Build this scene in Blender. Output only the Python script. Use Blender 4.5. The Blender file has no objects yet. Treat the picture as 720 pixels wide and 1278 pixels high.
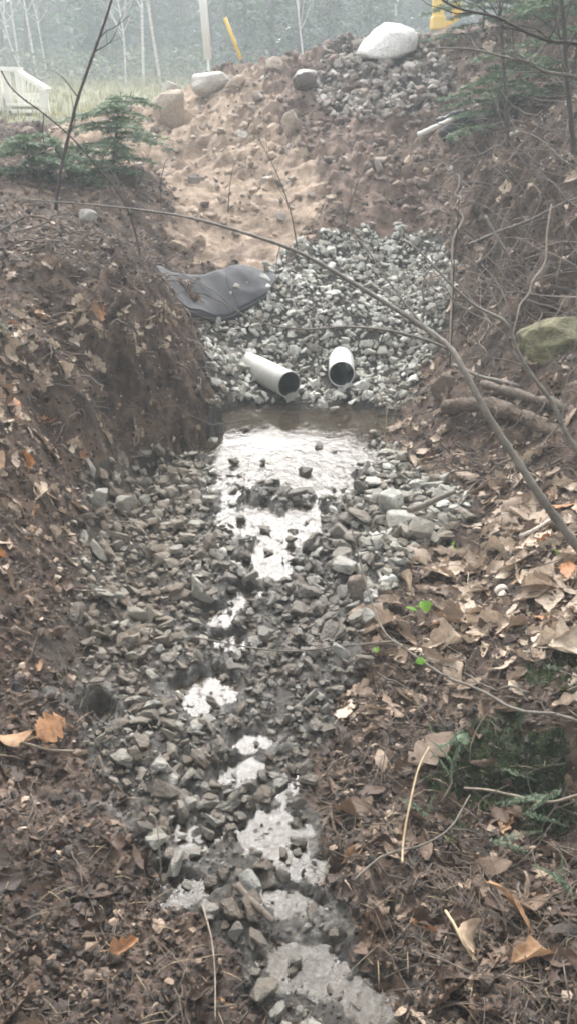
import bpy, bmesh, math, random
import numpy as np
from mathutils import Vector, Matrix, Euler, Quaternion, noise as mnoise

rng = np.random.default_rng(11)
random.seed(11)
R = math.radians
SC = bpy.context.scene
COL = SC.collection

# ------------------------------------------------------------------ camera maths
F_PX, CX, CY, PITCH, CAMZ = 1063.0, 360.0, 639.0, R(26.0), 1.6
cp, sp = math.cos(PITCH), math.sin(PITCH)

def P(u, v, Y):
    """world point seen at photo pixel (u, v) at distance Y ahead"""
    xx, yy = (u - CX) / F_PX, (v - CY) / F_PX
    d = (xx, cp - yy * sp, -sp - yy * cp)
    t = Y / d[1]
    return Vector((d[0] * t, Y, CAMZ + d[2] * t))

def project(x, y, z):
    dz = z - CAMZ
    f = y * cp - dz * sp
    up = y * sp + dz * cp
    f = np.where(np.abs(f) < 1e-3, 1e-3, f)
    u = CX + F_PX * x / f
    v = CY - F_PX * up / f
    u = np.where(f < 0.05, -9999.0, u)
    return u, v

# ------------------------------------------------------------------ noise
_perm = np.random.default_rng(3).permutation(512)
_grad = np.array([(math.cos(a), math.sin(a)) for a in np.linspace(0, 2 * math.pi, 32, endpoint=False)])

def perlin(x, y, seed=0):
    x = np.asarray(x, float); y = np.asarray(y, float)
    xi = np.floor(x).astype(int); yi = np.floor(y).astype(int)
    xf = x - xi; yf = y - yi
    def g(ix, iy, fx, fy):
        h = _perm[(_perm[(ix + seed * 17) % 512] + iy) % 512] % 32
        return _grad[h, 0] * fx + _grad[h, 1] * fy
    u = xf ** 3 * (xf * (xf * 6 - 15) + 10); v = yf ** 3 * (yf * (yf * 6 - 15) + 10)
    a = g(xi, yi, xf, yf); b = g(xi + 1, yi, xf - 1, yf)
    c = g(xi, yi + 1, xf, yf - 1); d = g(xi + 1, yi + 1, xf - 1, yf - 1)
    return ((a + (b - a) * u) + ((c + (d - c) * u) - (a + (b - a) * u)) * v) * 1.5

def fbm(x, y, oct=4, seed=0, gain=0.5):
    s = 0; a = 1.0; f = 1.0
    for k in range(oct):
        s = s + a * perlin(x * f + 13.7 * k, y * f - 7.1 * k, seed + k); a *= gain; f *= 2.03
    return s

# ------------------------------------------------------------------ terrain
def zwater(y):
    return np.interp(y, [0.0, 1.0, 2.4, 3.5, 9.0], [-0.09, -0.065, -0.03, 0.0, 0.0])

CP = []
def A(u, v, Y): p = P(u, v, Y); CP.append((p.x, p.y, p.z))
def G(x, y, z): CP.append((x, y, z))
# foreground, left
A(0,1278,1.02); A(-300,1278,1.0); A(160,1278,1.03); A(0,1100,1.3); A(-300,1100,1.25); A(140,1100,1.38)
A(0,1030,1.42); A(50,945,1.72); A(110,1000,1.62); A(0,900,1.8); A(-250,900,1.7); A(100,880,1.95)
A(0,800,2.05); A(120,800,2.3); A(-250,780,2.0); A(0,700,2.35); A(130,700,2.78); A(-250,680,2.2)
A(0,600,2.7); A(100,600,3.2); A(160,600,3.5); A(0,500,3.0); A(-250,480,2.7); A(100,500,3.45)
A(120,580,3.35); A(165,570,3.72); A(215,560,3.9); A(258,540,4.12); A(262,500,4.5)
A(160,450,3.95); A(180,425,4.12); A(225,420,4.35); A(245,470,4.3); A(210,480,4.08)
A(0,400,3.6); A(-250,380,3.3); A(100,400,4.0); A(190,385,4.55); A(0,300,4.6); A(-250,290,4.2)
A(100,300,5.0); A(175,325,4.95); A(195,345,5.3); A(0,250,5.5); A(100,250,6.1); A(200,262,6.4); A(-250,235,5.2)
A(210,318,5.9); A(260,322,6.0)
A(0,205,6.8); A(100,200,7.9); A(200,205,8.0); A(300,210,7.7); A(-250,190,6.5)
A(0,162,11.5); A(100,150,11.5); A(180,140,11.0); A(-250,150,11)
# pool, channel
for yy in (0.9, 1.2, 1.5, 1.9, 2.3, 2.8, 3.2, 3.6, 3.9):
    G(0.0 + 0.03 * (yy < 1.8), yy, float(zwater(yy)) + 0.003)
for xx in (-0.26, 0.0, 0.26): G(xx, 4.1, -0.035); G(xx, 4.45, -0.04)
G(0.42,4.35,-0.03); G(0.5,4.62,0.03); G(-0.3,4.68,0.02); G(0.0,4.75,0.02); G(0.25,4.75,0.02)
G(-0.3, 3.3, 0.035); G(-0.33, 2.8, 0.03); G(-0.33,2.3,0.01); G(-0.32,1.8,0.0); G(-.3,1.4,-.02)
G(0.3, 3.3, 0.03); G(0.42, 3.75, 0.03); G(0.3, 2.8, 0.02); G(0.25,2.3,0.0)
G(-0.2,3.6,0.012); G(-.18,3.0,.002)
# gravel slope
A(300,455,5.05); A(350,452,5.15); A(430,450,5.15); A(500,450,5.1); A(260,430,5.1); A(400,400,5.4); A(500,400,5.4)
A(300,400,5.4); A(250,410,5.2); A(360,350,5.8); A(450,350,5.8); A(540,350,5.8); A(310,345,5.75); A(230,352,5.55)
A(380,300,6.2); A(550,300,6.2); A(460,282,6.4)
# dirt banks behind
A(330,290,6.4); A(300,250,6.8); A(380,250,6.75); A(460,250,6.7); A(560,250,6.7)
A(380,190,7.6); A(470,200,7.3); A(560,190,7.4); A(420,140,8.4); A(500,130,8.4); A(570,130,8.3)
A(400,90,9.3); A(440,72,9.5); A(490,58,9.6); A(540,62,9.5); A(340,90,9.6); A(300,100,9.7); A(240,108,10); A(200,130,10)
A(340,140,8.7); A(280,140,9.1); A(250,170,8.6)
A(600,45,9.4); A(660,5,9.2); A(720,-25,9.0); A(900,-60,8.6)
for xx, zz in ((-8,1.15),(-5,1.2),(-3,1.2),(-1.5,1.3),(0,1.35),(1.5,1.6),(3,1.9),(6,2.2)):
    G(xx, 12.5, zz); 
for xx in (-14,-5,0,6,15): G(xx, 22, 1.65); G(xx*1.6, 36, 2.35); G(xx*2, 58, 3.2)
# right bank
A(570,210,7.0); A(620,200,6.3); A(720,200,5.5); A(900,200,5.0); A(650,130,7.5); A(720,110,7.0); A(900,90,6.6)
A(575,300,6.0); A(620,300,5.5); A(720,300,4.8); A(900,300,4.4)
A(565,400,5.25); A(620,400,4.7); A(720,400,4.25); A(900,390,3.9)
A(540,480,4.75); A(600,478,4.25); A(660,470,3.95); A(720,470,3.75); A(900,460,3.4)
A(560,505,4.3); A(620,520,3.9); A(720,530,3.45); A(620,592,3.5); A(720,605,3.1); A(900,560,3.1); A(545,560,3.95)
A(500,565,4.05); A(485,530,4.4)
A(600,650,3.1); A(720,655,2.78); A(900,650,2.6); A(720,710,2.5); A(600,710,2.8); A(720,800,2.1); A(600,800,2.3); A(500,800,2.42); A(900,780,2.0)
A(600,885,1.93); A(720,885,1.8); A(480,885,2.0); A(900,880,1.7)
A(610,1062,1.57); A(690,1062,1.55); A(600,965,1.725); A(690,965,1.70); A(760,1050,1.45); A(460,1050,1.47); A(520,1000,1.64); A(600,1150,1.27); A(900,1060,1.4)
A(720,1278,1.0); A(560,1278,1.03); A(1000,1278,0.98)
CP = np.array(CP)

def warp(x, y):
    y = np.clip(y, 0.45, 62.0)
    a = np.clip(x / (y + 0.6), -0.75, 0.75)
    return a, np.log(y + 0.6) * 1.25
ca, cb = warp(CP[:, 0], CP[:, 1])
KC = 0.05
def _phi(d2): return np.sqrt(d2 + KC * KC)
_M = _phi((ca[:, None] - ca[None]) ** 2 + (cb[:, None] - cb[None]) ** 2) - 0.0006 * np.eye(len(ca))
_mu = CP[:, 2].mean()
_W = np.linalg.solve(np.block([[_M, np.ones((len(ca), 1))], [np.ones((1, len(ca))), np.zeros((1, 1))]]),
                     np.concatenate([CP[:, 2], [0]]))

def Hbase(x, y):
    x = np.atleast_1d(np.asarray(x, float)); y = np.atleast_1d(np.asarray(y, float))
    a, b = warp(x, y)
    out = np.empty(len(x))
    for s in range(0, len(x), 20000):
        e = s + 20000
        out[s:e] = _phi((a[s:e, None] - ca) ** 2 + (b[s:e, None] - cb) ** 2) @ _W[:-1] + _W[-1]
    return out

def inpoly(u, v, poly):
    c = np.zeros(len(u), bool)
    n = len(poly)
    for i in range(n):
        x1, y1 = poly[i]; x2, y2 = poly[(i + 1) % n]
        if y1 == y2: continue
        k = ((y1 > v) != (y2 > v)) & (u < (x2 - x1) * (v - y1) / (y2 - y1) + x1)
        c ^= k
    return c

GRAVEL = [(255,400),(330,335),(400,292),(560,292),(572,360),(556,400),(530,470),(480,520),(470,565),(520,585),(590,620),(590,650),(520,700),(478,760),
          (440,830),(415,900),(395,960),(420,1040),(430,1120),(500,1200),(530,1300),(320,1300),(290,1190),(190,1140),(150,1060),(70,960),(60,900),(80,850),
          (50,790),(90,700),(105,620),(115,575),(160,572),(262,560),(262,520),(290,505),(480,505),(250,480),(262,455)]
GRAVEL = [(255,400),(330,335),(400,292),(560,292),(572,360),(556,400),(530,470),(490,520),(470,565),(520,585),(590,620),(590,650),(520,700),(478,760),
          (440,830),(410,900),(390,960),(400,1040),(415,1120),(470,1200),(520,1300),(340,1300),(310,1190),(215,1130),(175,1060),(150,990),(105,930),(110,860),
          (100,790),(95,700),(100,620),(115,575),(160,572),(262,560),(268,500),(250,455)]
SAND = [(60,175),(110,140),(150,128),(240,105),(330,95),(350,150),(385,200),(405,250),(395,285),(330,335),(250,330),(205,300),(225,250),(195,215),(120,225),(70,205)]
BANK = [(340,95),(440,60),(580,50),(600,130),(590,220),(570,300),(400,296),(405,250),(380,190)]
MUD_STONES = [(95,700),(105,600),(120,575),(230,562),(250,640),(230,740),(210,850),(90,900),(50,800)]
PUD = [(345,545,125,40,.03),(425,530,75,28,.03),(375,585,62,30,.022),(300,640,38,24,.016),(355,655,42,22,.016),(335,700,44,24,.014),(410,600,40,22,.016),(290,600,28,26,.014),(275,565,24,18,.015),
       (258,865,40,34,.012),(345,1045,52,34,.012),(228,1098,52,26,.012),(392,1205,60,34,.014),(470,1240,52,34,.014),(310,925,26,18,.008),(120,880,32,18,.006),
       (395,1080,40,24,.010),(245,1040,34,18,.008),(270,770,26,16,.009),(425,568,44,20,.02),(375,640,34,18,.016),(300,745,26,13,.012),(285,805,30,15,.012),(300,962,28,16,.010),(355,1122,44,18,.012),(368,985,24,18,.010)]
POOLC = [(0.03,4.28,0.50,0.42)]

def masks(x, y, z):
    u, v = project(x, y, z)
    # soften the edges with noise fixed to the ground
    ju = fbm(x * 7, y * 7, 3, 5) * 16; jv = fbm(x * 7 + 40, y * 7, 3, 9) * 12
    uu, vv = u + ju, v + jv
    near = (y < 9.9) & (y > 0.3)
    g = inpoly(uu, vv, GRAVEL) & (y < 6.7)
    s = inpoly(uu, vv, SAND) & (y > 5.6)
    b = inpoly(uu, vv, BANK) & (y > 6.0)
    mud = inpoly(uu, vv, MUD_STONES)
    pud = np.zeros(len(x)); dep = np.zeros(len(x)); hf = fbm(x * 22, y * 22, 3, 15) - 0.1
    for (pu, pv, ru, rv, d) in PUD:
        q = ((uu - pu) / ru) ** 2 + ((vv - pv) / rv) ** 2
        k = np.clip(1.6 - q * 1.2, 0, 1) * (x < 2)
        k = np.clip(k + 0.55 * hf * (k > 0), 0, 1)
        m = k > pud
        pud = np.where(m, k, pud); dep = np.where(m, d, dep)
    pud = pud * (np.abs(x) < 0.75) * (y < 4.8)
    mq = 0.9 * fbm(x * 9, y * 9, 3, 66)
    moss = (((uu - 640) / 105) ** 2 + ((vv - 975) / 85) ** 2 < 1 + mq) | (((uu - 690) / 50) ** 2 + ((vv - 840) / 30) ** 2 < 0.8 + mq)
    moss &= (y < 2.6)
    silt_sheen = np.zeros(len(x))
    for (pu, pv, ru, rv) in ((375,1130,60,35),(230,1095,75,40),(345,1045,70,50),(400,1210,95,55),(480,1245,65,45),(255,860,60,50),(110,880,70,35),(200,1030,60,40),(320,640,95,75),(120,1000,40,26),(390,1130,50,50)):
        q = ((uu - pu) / ru) ** 2 + ((vv - pv) / rv) ** 2
        silt_sheen = np.maximum(silt_sheen, np.clip(1.35 - q * 1.0, 0, 1))
    silt_sheen = np.clip(silt_sheen * (0.75 + 0.9 * fbm(x * 11, y * 11, 4, 18)), 0, 1) * (np.abs(x) < 1)
    return dict(u=u, v=v, gravel=g.astype(float), sand=s.astype(float), bank=b.astype(float), mud=mud.astype(float), pud=pud, dep=dep, moss=moss.astype(float), silt_sheen=silt_sheen)

PIPES = [(P(361, 480, 4.72), Vector((-0.48, 0.80, -0.01))), (P(426, 467, 4.86), Vector((0.035, 0.72, -0.02)))]
def pipe_coords(x, y, p, d):
    L = math.hypot(d.x, d.y); ux, uy = d.x / L, d.y / L
    return (x - p.x) * ux + (y - p.y) * uy, np.abs(-(x - p.x) * uy + (y - p.y) * ux)
def clear_of_pipes(x, y, z, size):
    ok = np.ones(len(x), bool)
    for p, d in PIPES:
        s_, q = pipe_coords(x, y, p, d); ok &= ~((s_ > -0.14) & (s_ < 0.24) & (q < 0.075 + size * 0.7) & (z < p.z + 0.09) & (z > p.z - 0.075 - size * .4))
    return ok

def H(x, y, want=False):
    x = np.atleast_1d(np.asarray(x, float)); y = np.atleast_1d(np.asarray(y, float))
    zb = Hbase(x, y)
    m = masks(x, y, zb)
    soil = 1 - m['gravel'] * 0.8
    far = np.clip((y - 5.5) / 3.0, 0, 1) * np.clip((26 - y) / 10, 0.25, 1)
    z = zb + fbm(x * 26, y * 26, 4, 1) * 0.0085 * (0.45 + soil) + fbm(x * 5.5, y * 5.5, 3, 2) * 0.020 * soil * (1 + 0.6 * far)
    ridg = 1 - np.abs(fbm(x * 3.2, y * 3.2, 4, 6))
    far2 = (1 - 0.55 * m['sand']) * np.clip((y - 5.8) / 1.2, 0, 1) * np.clip((12 - y) / 2, 0, 1)
    z = z + (fbm(x * 7.5, y * 7.5, 4, 61) * 0.040 + np.abs(fbm(x * 4, y * 4, 3, 62)) * 0.06) * far2
    z = z + (ridg - 0.75) * 0.11 * far + fbm(x * 1.3, y * 1.3, 2, 8) * 0.10 * far
    # crumbly broken faces of the left bank and right root mass
    face = np.exp(-(((m['u'] - 170) / 110) ** 2 + ((m['v'] - 440) / 130) ** 2)) + 1.5 * np.exp(-(((m['u'] - 640) / 80) ** 2 + ((m['v'] - 300) / 130) ** 2))
    face = face * (y > 2.6) * (y < 7.5) * soil
    z = z + (fbm(x * 6, y * 6, 4, 12) * 0.12 + 0.03) * face
    # water hollows
    zw = zwater(y)
    w = np.clip(m['pud'] * 1.4, 0, 1)
    tgt = zw - m['dep'] * np.where(y < 2.6, 0.35, 1.0) + fbm(x * 20, y * 20, 4, 21) * np.where(y < 2.6, 0.006, np.where(y < 3.8, 0.010, 0.006))
    z = z * (1 - w) + tgt * w
    z = z + (y < 2.5) * (y > 0.3) * (np.abs(x) < 0.7) * fbm(x * 45, y * 45, 3, 33) * 0.005
    # keep the bed just over the water elsewhere in the channel
    inch = (np.abs(x) < 0.62) & (y < 4.9)
    z = np.where(inch & (w <= 0.4), np.maximum(z, zw + 0.003 + 0.010 * fbm(x * 14, y * 14, 4, 30)), z)
    for p, d in PIPES:
        s_, q = pipe_coords(x, y, p, d)
        z = np.where((s_ > -0.10) & (s_ < 0.25) & (q < 0.078), np.minimum(z, p.z - 0.082), z)
    if want: return z, m
    return z

def ground_z(x, y): return float(H([x], [y])[0])

def normals(x, y, e=0.03):
    zx = (H(x + e, y) - H(x - e, y)) / (2 * e); zy = (H(x, y + e) - H(x, y - e)) / (2 * e)
    n = np.stack([-zx, -zy, np.ones_like(zx)], 1)
    return n / np.linalg.norm(n, axis=1)[:, None]

# ------------------------------------------------------------------ mesh helpers
def mesh_np(name, verts, faces_idx, sizes, attrs=None, smooth=False):
    me = bpy.data.meshes.new(name)
    nv = len(verts); nl = len(faces_idx); nf = len(sizes)
    me.vertices.add(nv); me.vertices.foreach_set('co', np.asarray(verts, np.float32).ravel())
    me.loops.add(nl); me.loops.foreach_set('vertex_index', np.asarray(faces_idx, np.int32))
    me.polygons.add(nf)
    st = np.concatenate([[0], np.cumsum(sizes)[:-1]]).astype(np.int32)
    me.polygons.foreach_set('loop_start', st); me.polygons.foreach_set('loop_total', np.asarray(sizes, np.int32))
    me.polygons.foreach_set('use_smooth', np.full(nf, smooth, bool))
    for k, a in (attrs or {}).items():
        at = me.attributes.new(k, 'FLOAT', 'POINT'); at.data.foreach_set('value', np.asarray(a, np.float32))
    me.update(); me.validate()
    return me

def link(name, me, mat=None, parent=None, loc=None):
    o = bpy.data.objects.new(name, me); COL.objects.link(o)
    if mat and me: 
        me.materials.clear(); me.materials.append(mat)
    if parent: o.parent = parent
    if loc is not None: o.location = loc
    return o

def tag(o, label=None, cat=None, group=None, kind=None, **kw):
    if label: o['label'] = label
    if cat: o['category'] = cat
    if group: o['group'] = group
    if kind: o['kind'] = kind
    for k, v in kw.items(): o[k] = v
    return o

def empty(name, loc, label, cat, group=None):
    o = bpy.data.objects.new(name, None); COL.objects.link(o); o.location = loc; o.empty_display_size = 0.1
    return tag(o, label, cat, group)

class Shape:  # numpy view of a small base mesh
    def __init__(s, v, faces):
        s.v = np.asarray(v, float); s.sizes = np.array([len(f) for f in faces]); s.idx = np.array([i for f in faces for i in f])
    def mesh(s, name, smooth=False): return mesh_np(name, s.v, s.idx, s.sizes, None, smooth)

def from_bm(bm):
    bm.verts.ensure_lookup_table()
    s = Shape([v.co[:] for v in bm.verts], [[v.index for v in f.verts] for f in bm.faces]); bm.free(); return s

def merge(name, shapes, which, mats, locs, attrs, smooth=False):
    V, I, S = [], [], []; at = {k: [] for k in attrs}; off = 0
    for k, sh in enumerate(shapes):
        sel = np.where(which == k)[0]
        if not len(sel): continue
        v = np.einsum('nij,vj->nvi', mats[sel], sh.v) + locs[sel][:, None, :]
        n, m = len(sel), len(sh.v)
        V.append(v.reshape(-1, 3))
        I.append((sh.idx[None] + (off + np.arange(n) * m)[:, None]).ravel())
        S.append(np.tile(sh.sizes, n)); off += n * m
        for a in attrs: at[a].append(np.repeat(attrs[a][sel], m))
    return mesh_np(name, np.concatenate(V), np.concatenate(I), np.concatenate(S), {a: np.concatenate(at[a]) for a in at}, smooth)

def rotz(a):
    c, s = np.cos(a), np.sin(a); o = np.zeros_like(a); i = np.ones_like(a)
    return np.stack([np.stack([c, -s, o], 1), np.stack([s, c, o], 1), np.stack([o, o, i], 1)], 1)
def rotx(a):
    c, s = np.cos(a), np.sin(a); o = np.zeros_like(a); i = np.ones_like(a)
    return np.stack([np.stack([i, o, o], 1), np.stack([o, c, -s], 1), np.stack([o, s, c], 1)], 1)
def align(n):
    """rotation taking +Z to each normal n"""
    z = n; x = np.cross(np.tile([0, 1.0, 0.001], (len(n), 1)), z); x /= np.linalg.norm(x, axis=1)[:, None]
    y = np.cross(z, x)
    return np.stack([x, y, z], 2)

# ------------------------------------------------------------------ node helpers
def mat_new(name):
    m = bpy.data.materials.new(name); m.use_nodes = True
    nt = m.node_tree; nt.nodes.clear()
    out = nt.nodes.new('ShaderNodeOutputMaterial'); b = nt.nodes.new('ShaderNodeBsdfPrincipled')
    nt.links.new(b.outputs[0], out.inputs[0])
    return m, nt, b
def N(nt, t, **kw):
    n = nt.nodes.new(t)
    for k, v in kw.items():
        if k.startswith('i_'): 
            key = k[2:]; key = int(key) if key.isdigit() else key.replace('_', ' ')
            n.inputs[key].default_value = v
        else: setattr(n, k, v)
    return n
def noise(nt, scale, detail=4, rough=0.6, coord=None, dist=0.0):
    n = N(nt, 'ShaderNodeTexNoise'); n.inputs['Scale'].default_value = scale; n.inputs['Detail'].default_value = detail
    n.inputs['Roughness'].default_value = rough; n.inputs['Distortion'].default_value = dist
    if coord is not None: nt.links.new(coord, n.inputs['Vector'])
    return n
def ramp(nt, fac, stops, interp='LINEAR'):
    r = N(nt, 'ShaderNodeValToRGB'); cr = r.color_ramp; cr.interpolation = interp
    while len(cr.elements) < len(stops): cr.elements.new(0.5)
    for e, (p, c) in zip(cr.elements, stops):
        e.position = p; e.color = (c, c, c, 1) if isinstance(c, (int, float)) else (*c, 1)
    nt.links.new(fac, r.inputs[0]); return r
def mixc(nt, fac, a, b, mode='MIX'):
    m = N(nt, 'ShaderNodeMix', data_type='RGBA', blend_type=mode)
    for s, val in ((0, fac), (6, a), (7, b)):
        if isinstance(val, (int, float)): m.inputs[s].default_value = val
        elif isinstance(val, tuple): m.inputs[s].default_value = (*val, 1)
        else: nt.links.new(val, m.inputs[s])
    return m.outputs[2]
def math_(nt, op, a, b=0.0, clamp=False):
    m = N(nt, 'ShaderNodeMath', operation=op, use_clamp=clamp)
    for s, val in ((0, a), (1, b)):
        if isinstance(val, (int, float)): m.inputs[s].default_value = val
        else: nt.links.new(val, m.inputs[s])
    return m.outputs[0]
def attr(nt, name):
    g = N(nt, 'ShaderNodeAttribute', attribute_name=name, attribute_type='GEOMETRY')
    o = N(nt, 'ShaderNodeAttribute', attribute_name=name, attribute_type='OBJECT')
    return math_(nt, 'ADD', g.outputs['Fac'], o.outputs['Fac'])
def bump(nt, b, h, strength, dist, prev=None):
    n = N(nt, 'ShaderNodeBump'); n.inputs['Strength'].default_value = strength; n.inputs['Distance'].default_value = dist
    nt.links.new(h, n.inputs['Height'])
    if prev is not None: nt.links.new(prev, n.inputs['Normal'])
    nt.links.new(n.outputs[0], b.inputs['Normal']); return n.outputs[0]
def wpos(nt): return N(nt, 'ShaderNodeNewGeometry').outputs['Position']
def objc(nt): return N(nt, 'ShaderNodeTexCoord').outputs['Object']

# ------------------------------------------------------------------ materials
def m_ground():
    m, nt, b = mat_new('ground_soil'); w = wpos(nt); L = nt.links
    n1 = noise(nt, 9, 6, 0.65, w); n2 = noise(nt, 60, 5, 0.7, w); n3 = noise(nt, 2.2, 4, 0.6, w)
    soil = ramp(nt, n1.outputs[0], [(0.32, (0.020,0.013,0.010)), (0.5, (0.110,0.068,0.047)), (0.68, (0.27,0.185,0.132))]).outputs[0]
    sand = ramp(nt, n1.outputs[0], [(0.3, (0.30,0.205,0.14)), (0.5, (0.54,0.40,0.29)), (0.7, (0.70,0.56,0.44))]).outputs[0]
    bank = ramp(nt, n1.outputs[0], [(0.3, (0.09,0.055,0.040)), (0.5, (0.22,0.145,0.108)), (0.7, (0.37,0.265,0.205))]).outputs[0]
    gravel_shade = ramp(nt, n2.outputs[0], [(0.25, (0.030,0.026,0.022)), (0.5, (0.065,0.058,0.050)), (0.8, (0.14,0.13,0.115))]).outputs[0]  # gravel bed darkened, painting shade into the gaps between stones
    silt_sheen = ramp(nt, n2.outputs[0], [(0.34, (0.05,0.043,0.035)), (0.52, (0.20,0.188,0.17)), (0.7, (0.40,0.395,0.38))]).outputs[0]  # silt, its pale end raised to paint puddle sky sheen into it
    moss = ramp(nt, n2.outputs[0], [(0.3, (0.012,0.022,0.008)), (0.55, (0.035,0.055,0.018)), (0.8, (0.07,0.095,0.03))]).outputs[0]
    grass = ramp(nt, n3.outputs[0], [(0.3, (0.16,0.15,0.09)), (0.6, (0.27,0.27,0.15))]).outputs[0]
    def soft(nm, lo=0.35, hi=0.65, k=0.5):
        a = attr(nt, nm); s = math_(nt, 'ADD', a, math_(nt, 'MULTIPLY', math_(nt, 'SUBTRACT', n1.outputs[0], 0.5), k))
        r = N(nt, 'ShaderNodeMapRange'); L.new(s, r.inputs[0]); r.inputs[1].default_value = lo; r.inputs[2].default_value = hi; return r.outputs[0]
    c = mixc(nt, soft('bank'), soil, bank); c = mixc(nt, math_(nt, 'MULTIPLY', soft('sand', 0.3, 0.9, 1.2), ramp(nt, n3.outputs[0], [(0.36, 0.25), (0.5, 1.0)]).outputs[0]), c, sand); c = mixc(nt, soft('gravel'), c, gravel_shade)
    muddy = math_(nt, 'MULTIPLY', soft('mud'), 0.7)
    c = mixc(nt, muddy, c, (0.085, 0.065, 0.05)); c = mixc(nt, math_(nt, 'MULTIPLY', soft('silt_sheen', 0.3, 0.9, 0.9), 0.9), c, silt_sheen)
    c = mixc(nt, soft('moss'), c, moss); c = mixc(nt, soft('grass'), c, grass)
    # crumbs: pale specks of bark, needles and roots
    sp_ = ramp(nt, noise(nt, 170, 2, 0.6, w).outputs[0], [(0.60, 0.0), (0.72, 1.0)]).outputs[0]
    c = mixc(nt, math_(nt, 'MULTIPLY', sp_, 0.35), c, (0.24, 0.18, 0.13))
    wet = soft('wet', 0.3, 0.8)
    c = mixc(nt, math_(nt, 'MULTIPLY', wet, 0.55), c, mixc(nt, 1.0, c, (0.35, 0.33, 0.31), 'MULTIPLY'))
    L.new(c, b.inputs['Base Color'])
    r = N(nt, 'ShaderNodeMapRange'); L.new(wet, r.inputs[0]); r.inputs[3].default_value = 0.85; r.inputs[4].default_value = 0.28
    L.new(r.outputs[0], b.inputs['Roughness'])
    h = math_(nt, 'ADD', noise(nt, 40, 8, 0.72, w).outputs[0], math_(nt, 'MULTIPLY', noise(nt, 220, 4, 0.7, w).outputs[0], 0.35))
    dry = math_(nt, 'SUBTRACT', 1.15, math_(nt, 'MULTIPLY', wet, 0.6))
    bp = N(nt, 'ShaderNodeBump'); bp.inputs['Distance'].default_value = 0.03; L.new(h, bp.inputs['Height']); L.new(dry, bp.inputs['Strength'])
    L.new(bp.outputs[0], b.inputs['Normal'])
    return m

def m_stone(name, stops, mudc=(0.155, 0.115, 0.082)):
    m, nt, b = mat_new(name); w = wpos(nt); L = nt.links
    rnd = attr(nt, 'rnd'); wet = attr(nt, 'wet'); mud = attr(nt, 'mud')
    base = ramp(nt, rnd, stops).outputs[0]
    n1 = noise(nt, 45, 5, 0.65, w).outputs[0]; n2 = noise(nt, 260, 4, 0.7, w).outputs[0]
    c = mixc(nt, 1.0, base, ramp(nt, n1, [(0.3, 0.60), (0.7, 1.3)]).outputs[0], 'MULTIPLY')
    c = mixc(nt, ramp(nt, n2, [(0.58, 0.0), (0.72, 0.35)]).outputs[0], c, (0.5, 0.5, 0.48))
    mk = math_(nt, 'MULTIPLY', mud, ramp(nt, n1, [(0.38, 0.35), (0.6, 1.0)]).outputs[0])
    c = mixc(nt, mk, c, mudc)
    c = mixc(nt, math_(nt, 'MULTIPLY', wet, 0.62), c, mixc(nt, 1.0, c, (0.44, 0.44, 0.45), 'MULTIPLY'))
    L.new(c, b.inputs['Base Color'])
    r = N(nt, 'ShaderNodeMapRange'); L.new(wet, r.inputs[0]); r.inputs[3].default_value = 0.82; r.inputs[4].default_value = 0.27
    L.new(r.outputs[0], b.inputs['Roughness'])
    bump(nt, b, math_(nt, 'ADD', n1, math_(nt, 'MULTIPLY', n2, 0.3)), 1.0, 0.012)
    return m

def m_leaf():
    m, nt, b = mat_new('dead_leaf'); L = nt.links; o = objc(nt); w = wpos(nt)
    rnd = attr(nt, 'rnd')
    base = ramp(nt, rnd, [(0.0, (0.038,0.023,0.016)), (0.22, (0.095,0.058,0.039)), (0.42, (0.20,0.136,0.095)), (0.62, (0.37,0.275,0.20)), (0.80, (0.58,0.475,0.37)), (0.88, (0.38,0.24,0.14)), (1.0, (0.46,0.20,0.08))]).outputs[0]
    n1 = noise(nt, 55, 5, 0.65, w).outputs[0]
    c = mixc(nt, 1.0, base, ramp(nt, n1, [(0.3, 0.6), (0.68, 1.2)]).outputs[0], 'MULTIPLY')
    L.new(c, b.inputs['Base Color']); b.inputs['Roughness'].default_value = 0.55
    b.inputs['Specular IOR Level'].default_value = 0.35
    bump(nt, b, noise(nt, 160, 3, 0.6, w).outputs[0], 0.5, 0.004)
    tr = N(nt, 'ShaderNodeBsdfTranslucent'); L.new(c, tr.inputs[0]); mx = N(nt, 'ShaderNodeMixShader'); mx.inputs[0].default_value = 0.18
    L.new(b.outputs[0], mx.inputs[1]); L.new(tr.outputs[0], mx.inputs[2])
    L.new(mx.outputs[0], [n for n in nt.nodes if n.type == 'OUTPUT_MATERIAL'][0].inputs[0])
    return m

def m_simple(name, c1, c2, scale=30, rough=0.8, bumpd=0.004, bs=0.6, stretch=None, spec=0.5, detail=4):
    m, nt, b = mat_new(name); L = nt.links; w = objc(nt)
    if stretch:
        mp = N(nt, 'ShaderNodeMapping'); mp.inputs['Scale'].default_value = stretch; L.new(w, mp.inputs[0]); w = mp.outputs[0]
    n = noise(nt, scale, detail, 0.65, w).outputs[0]
    L.new(ramp(nt, n, [(0.3, c1), (0.7, c2)]).outputs[0], b.inputs['Base Color'])
    b.inputs['Roughness'].default_value = rough; b.inputs['Specular IOR Level'].default_value = spec
    bump(nt, b, n, bs, bumpd)
    return m

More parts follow.
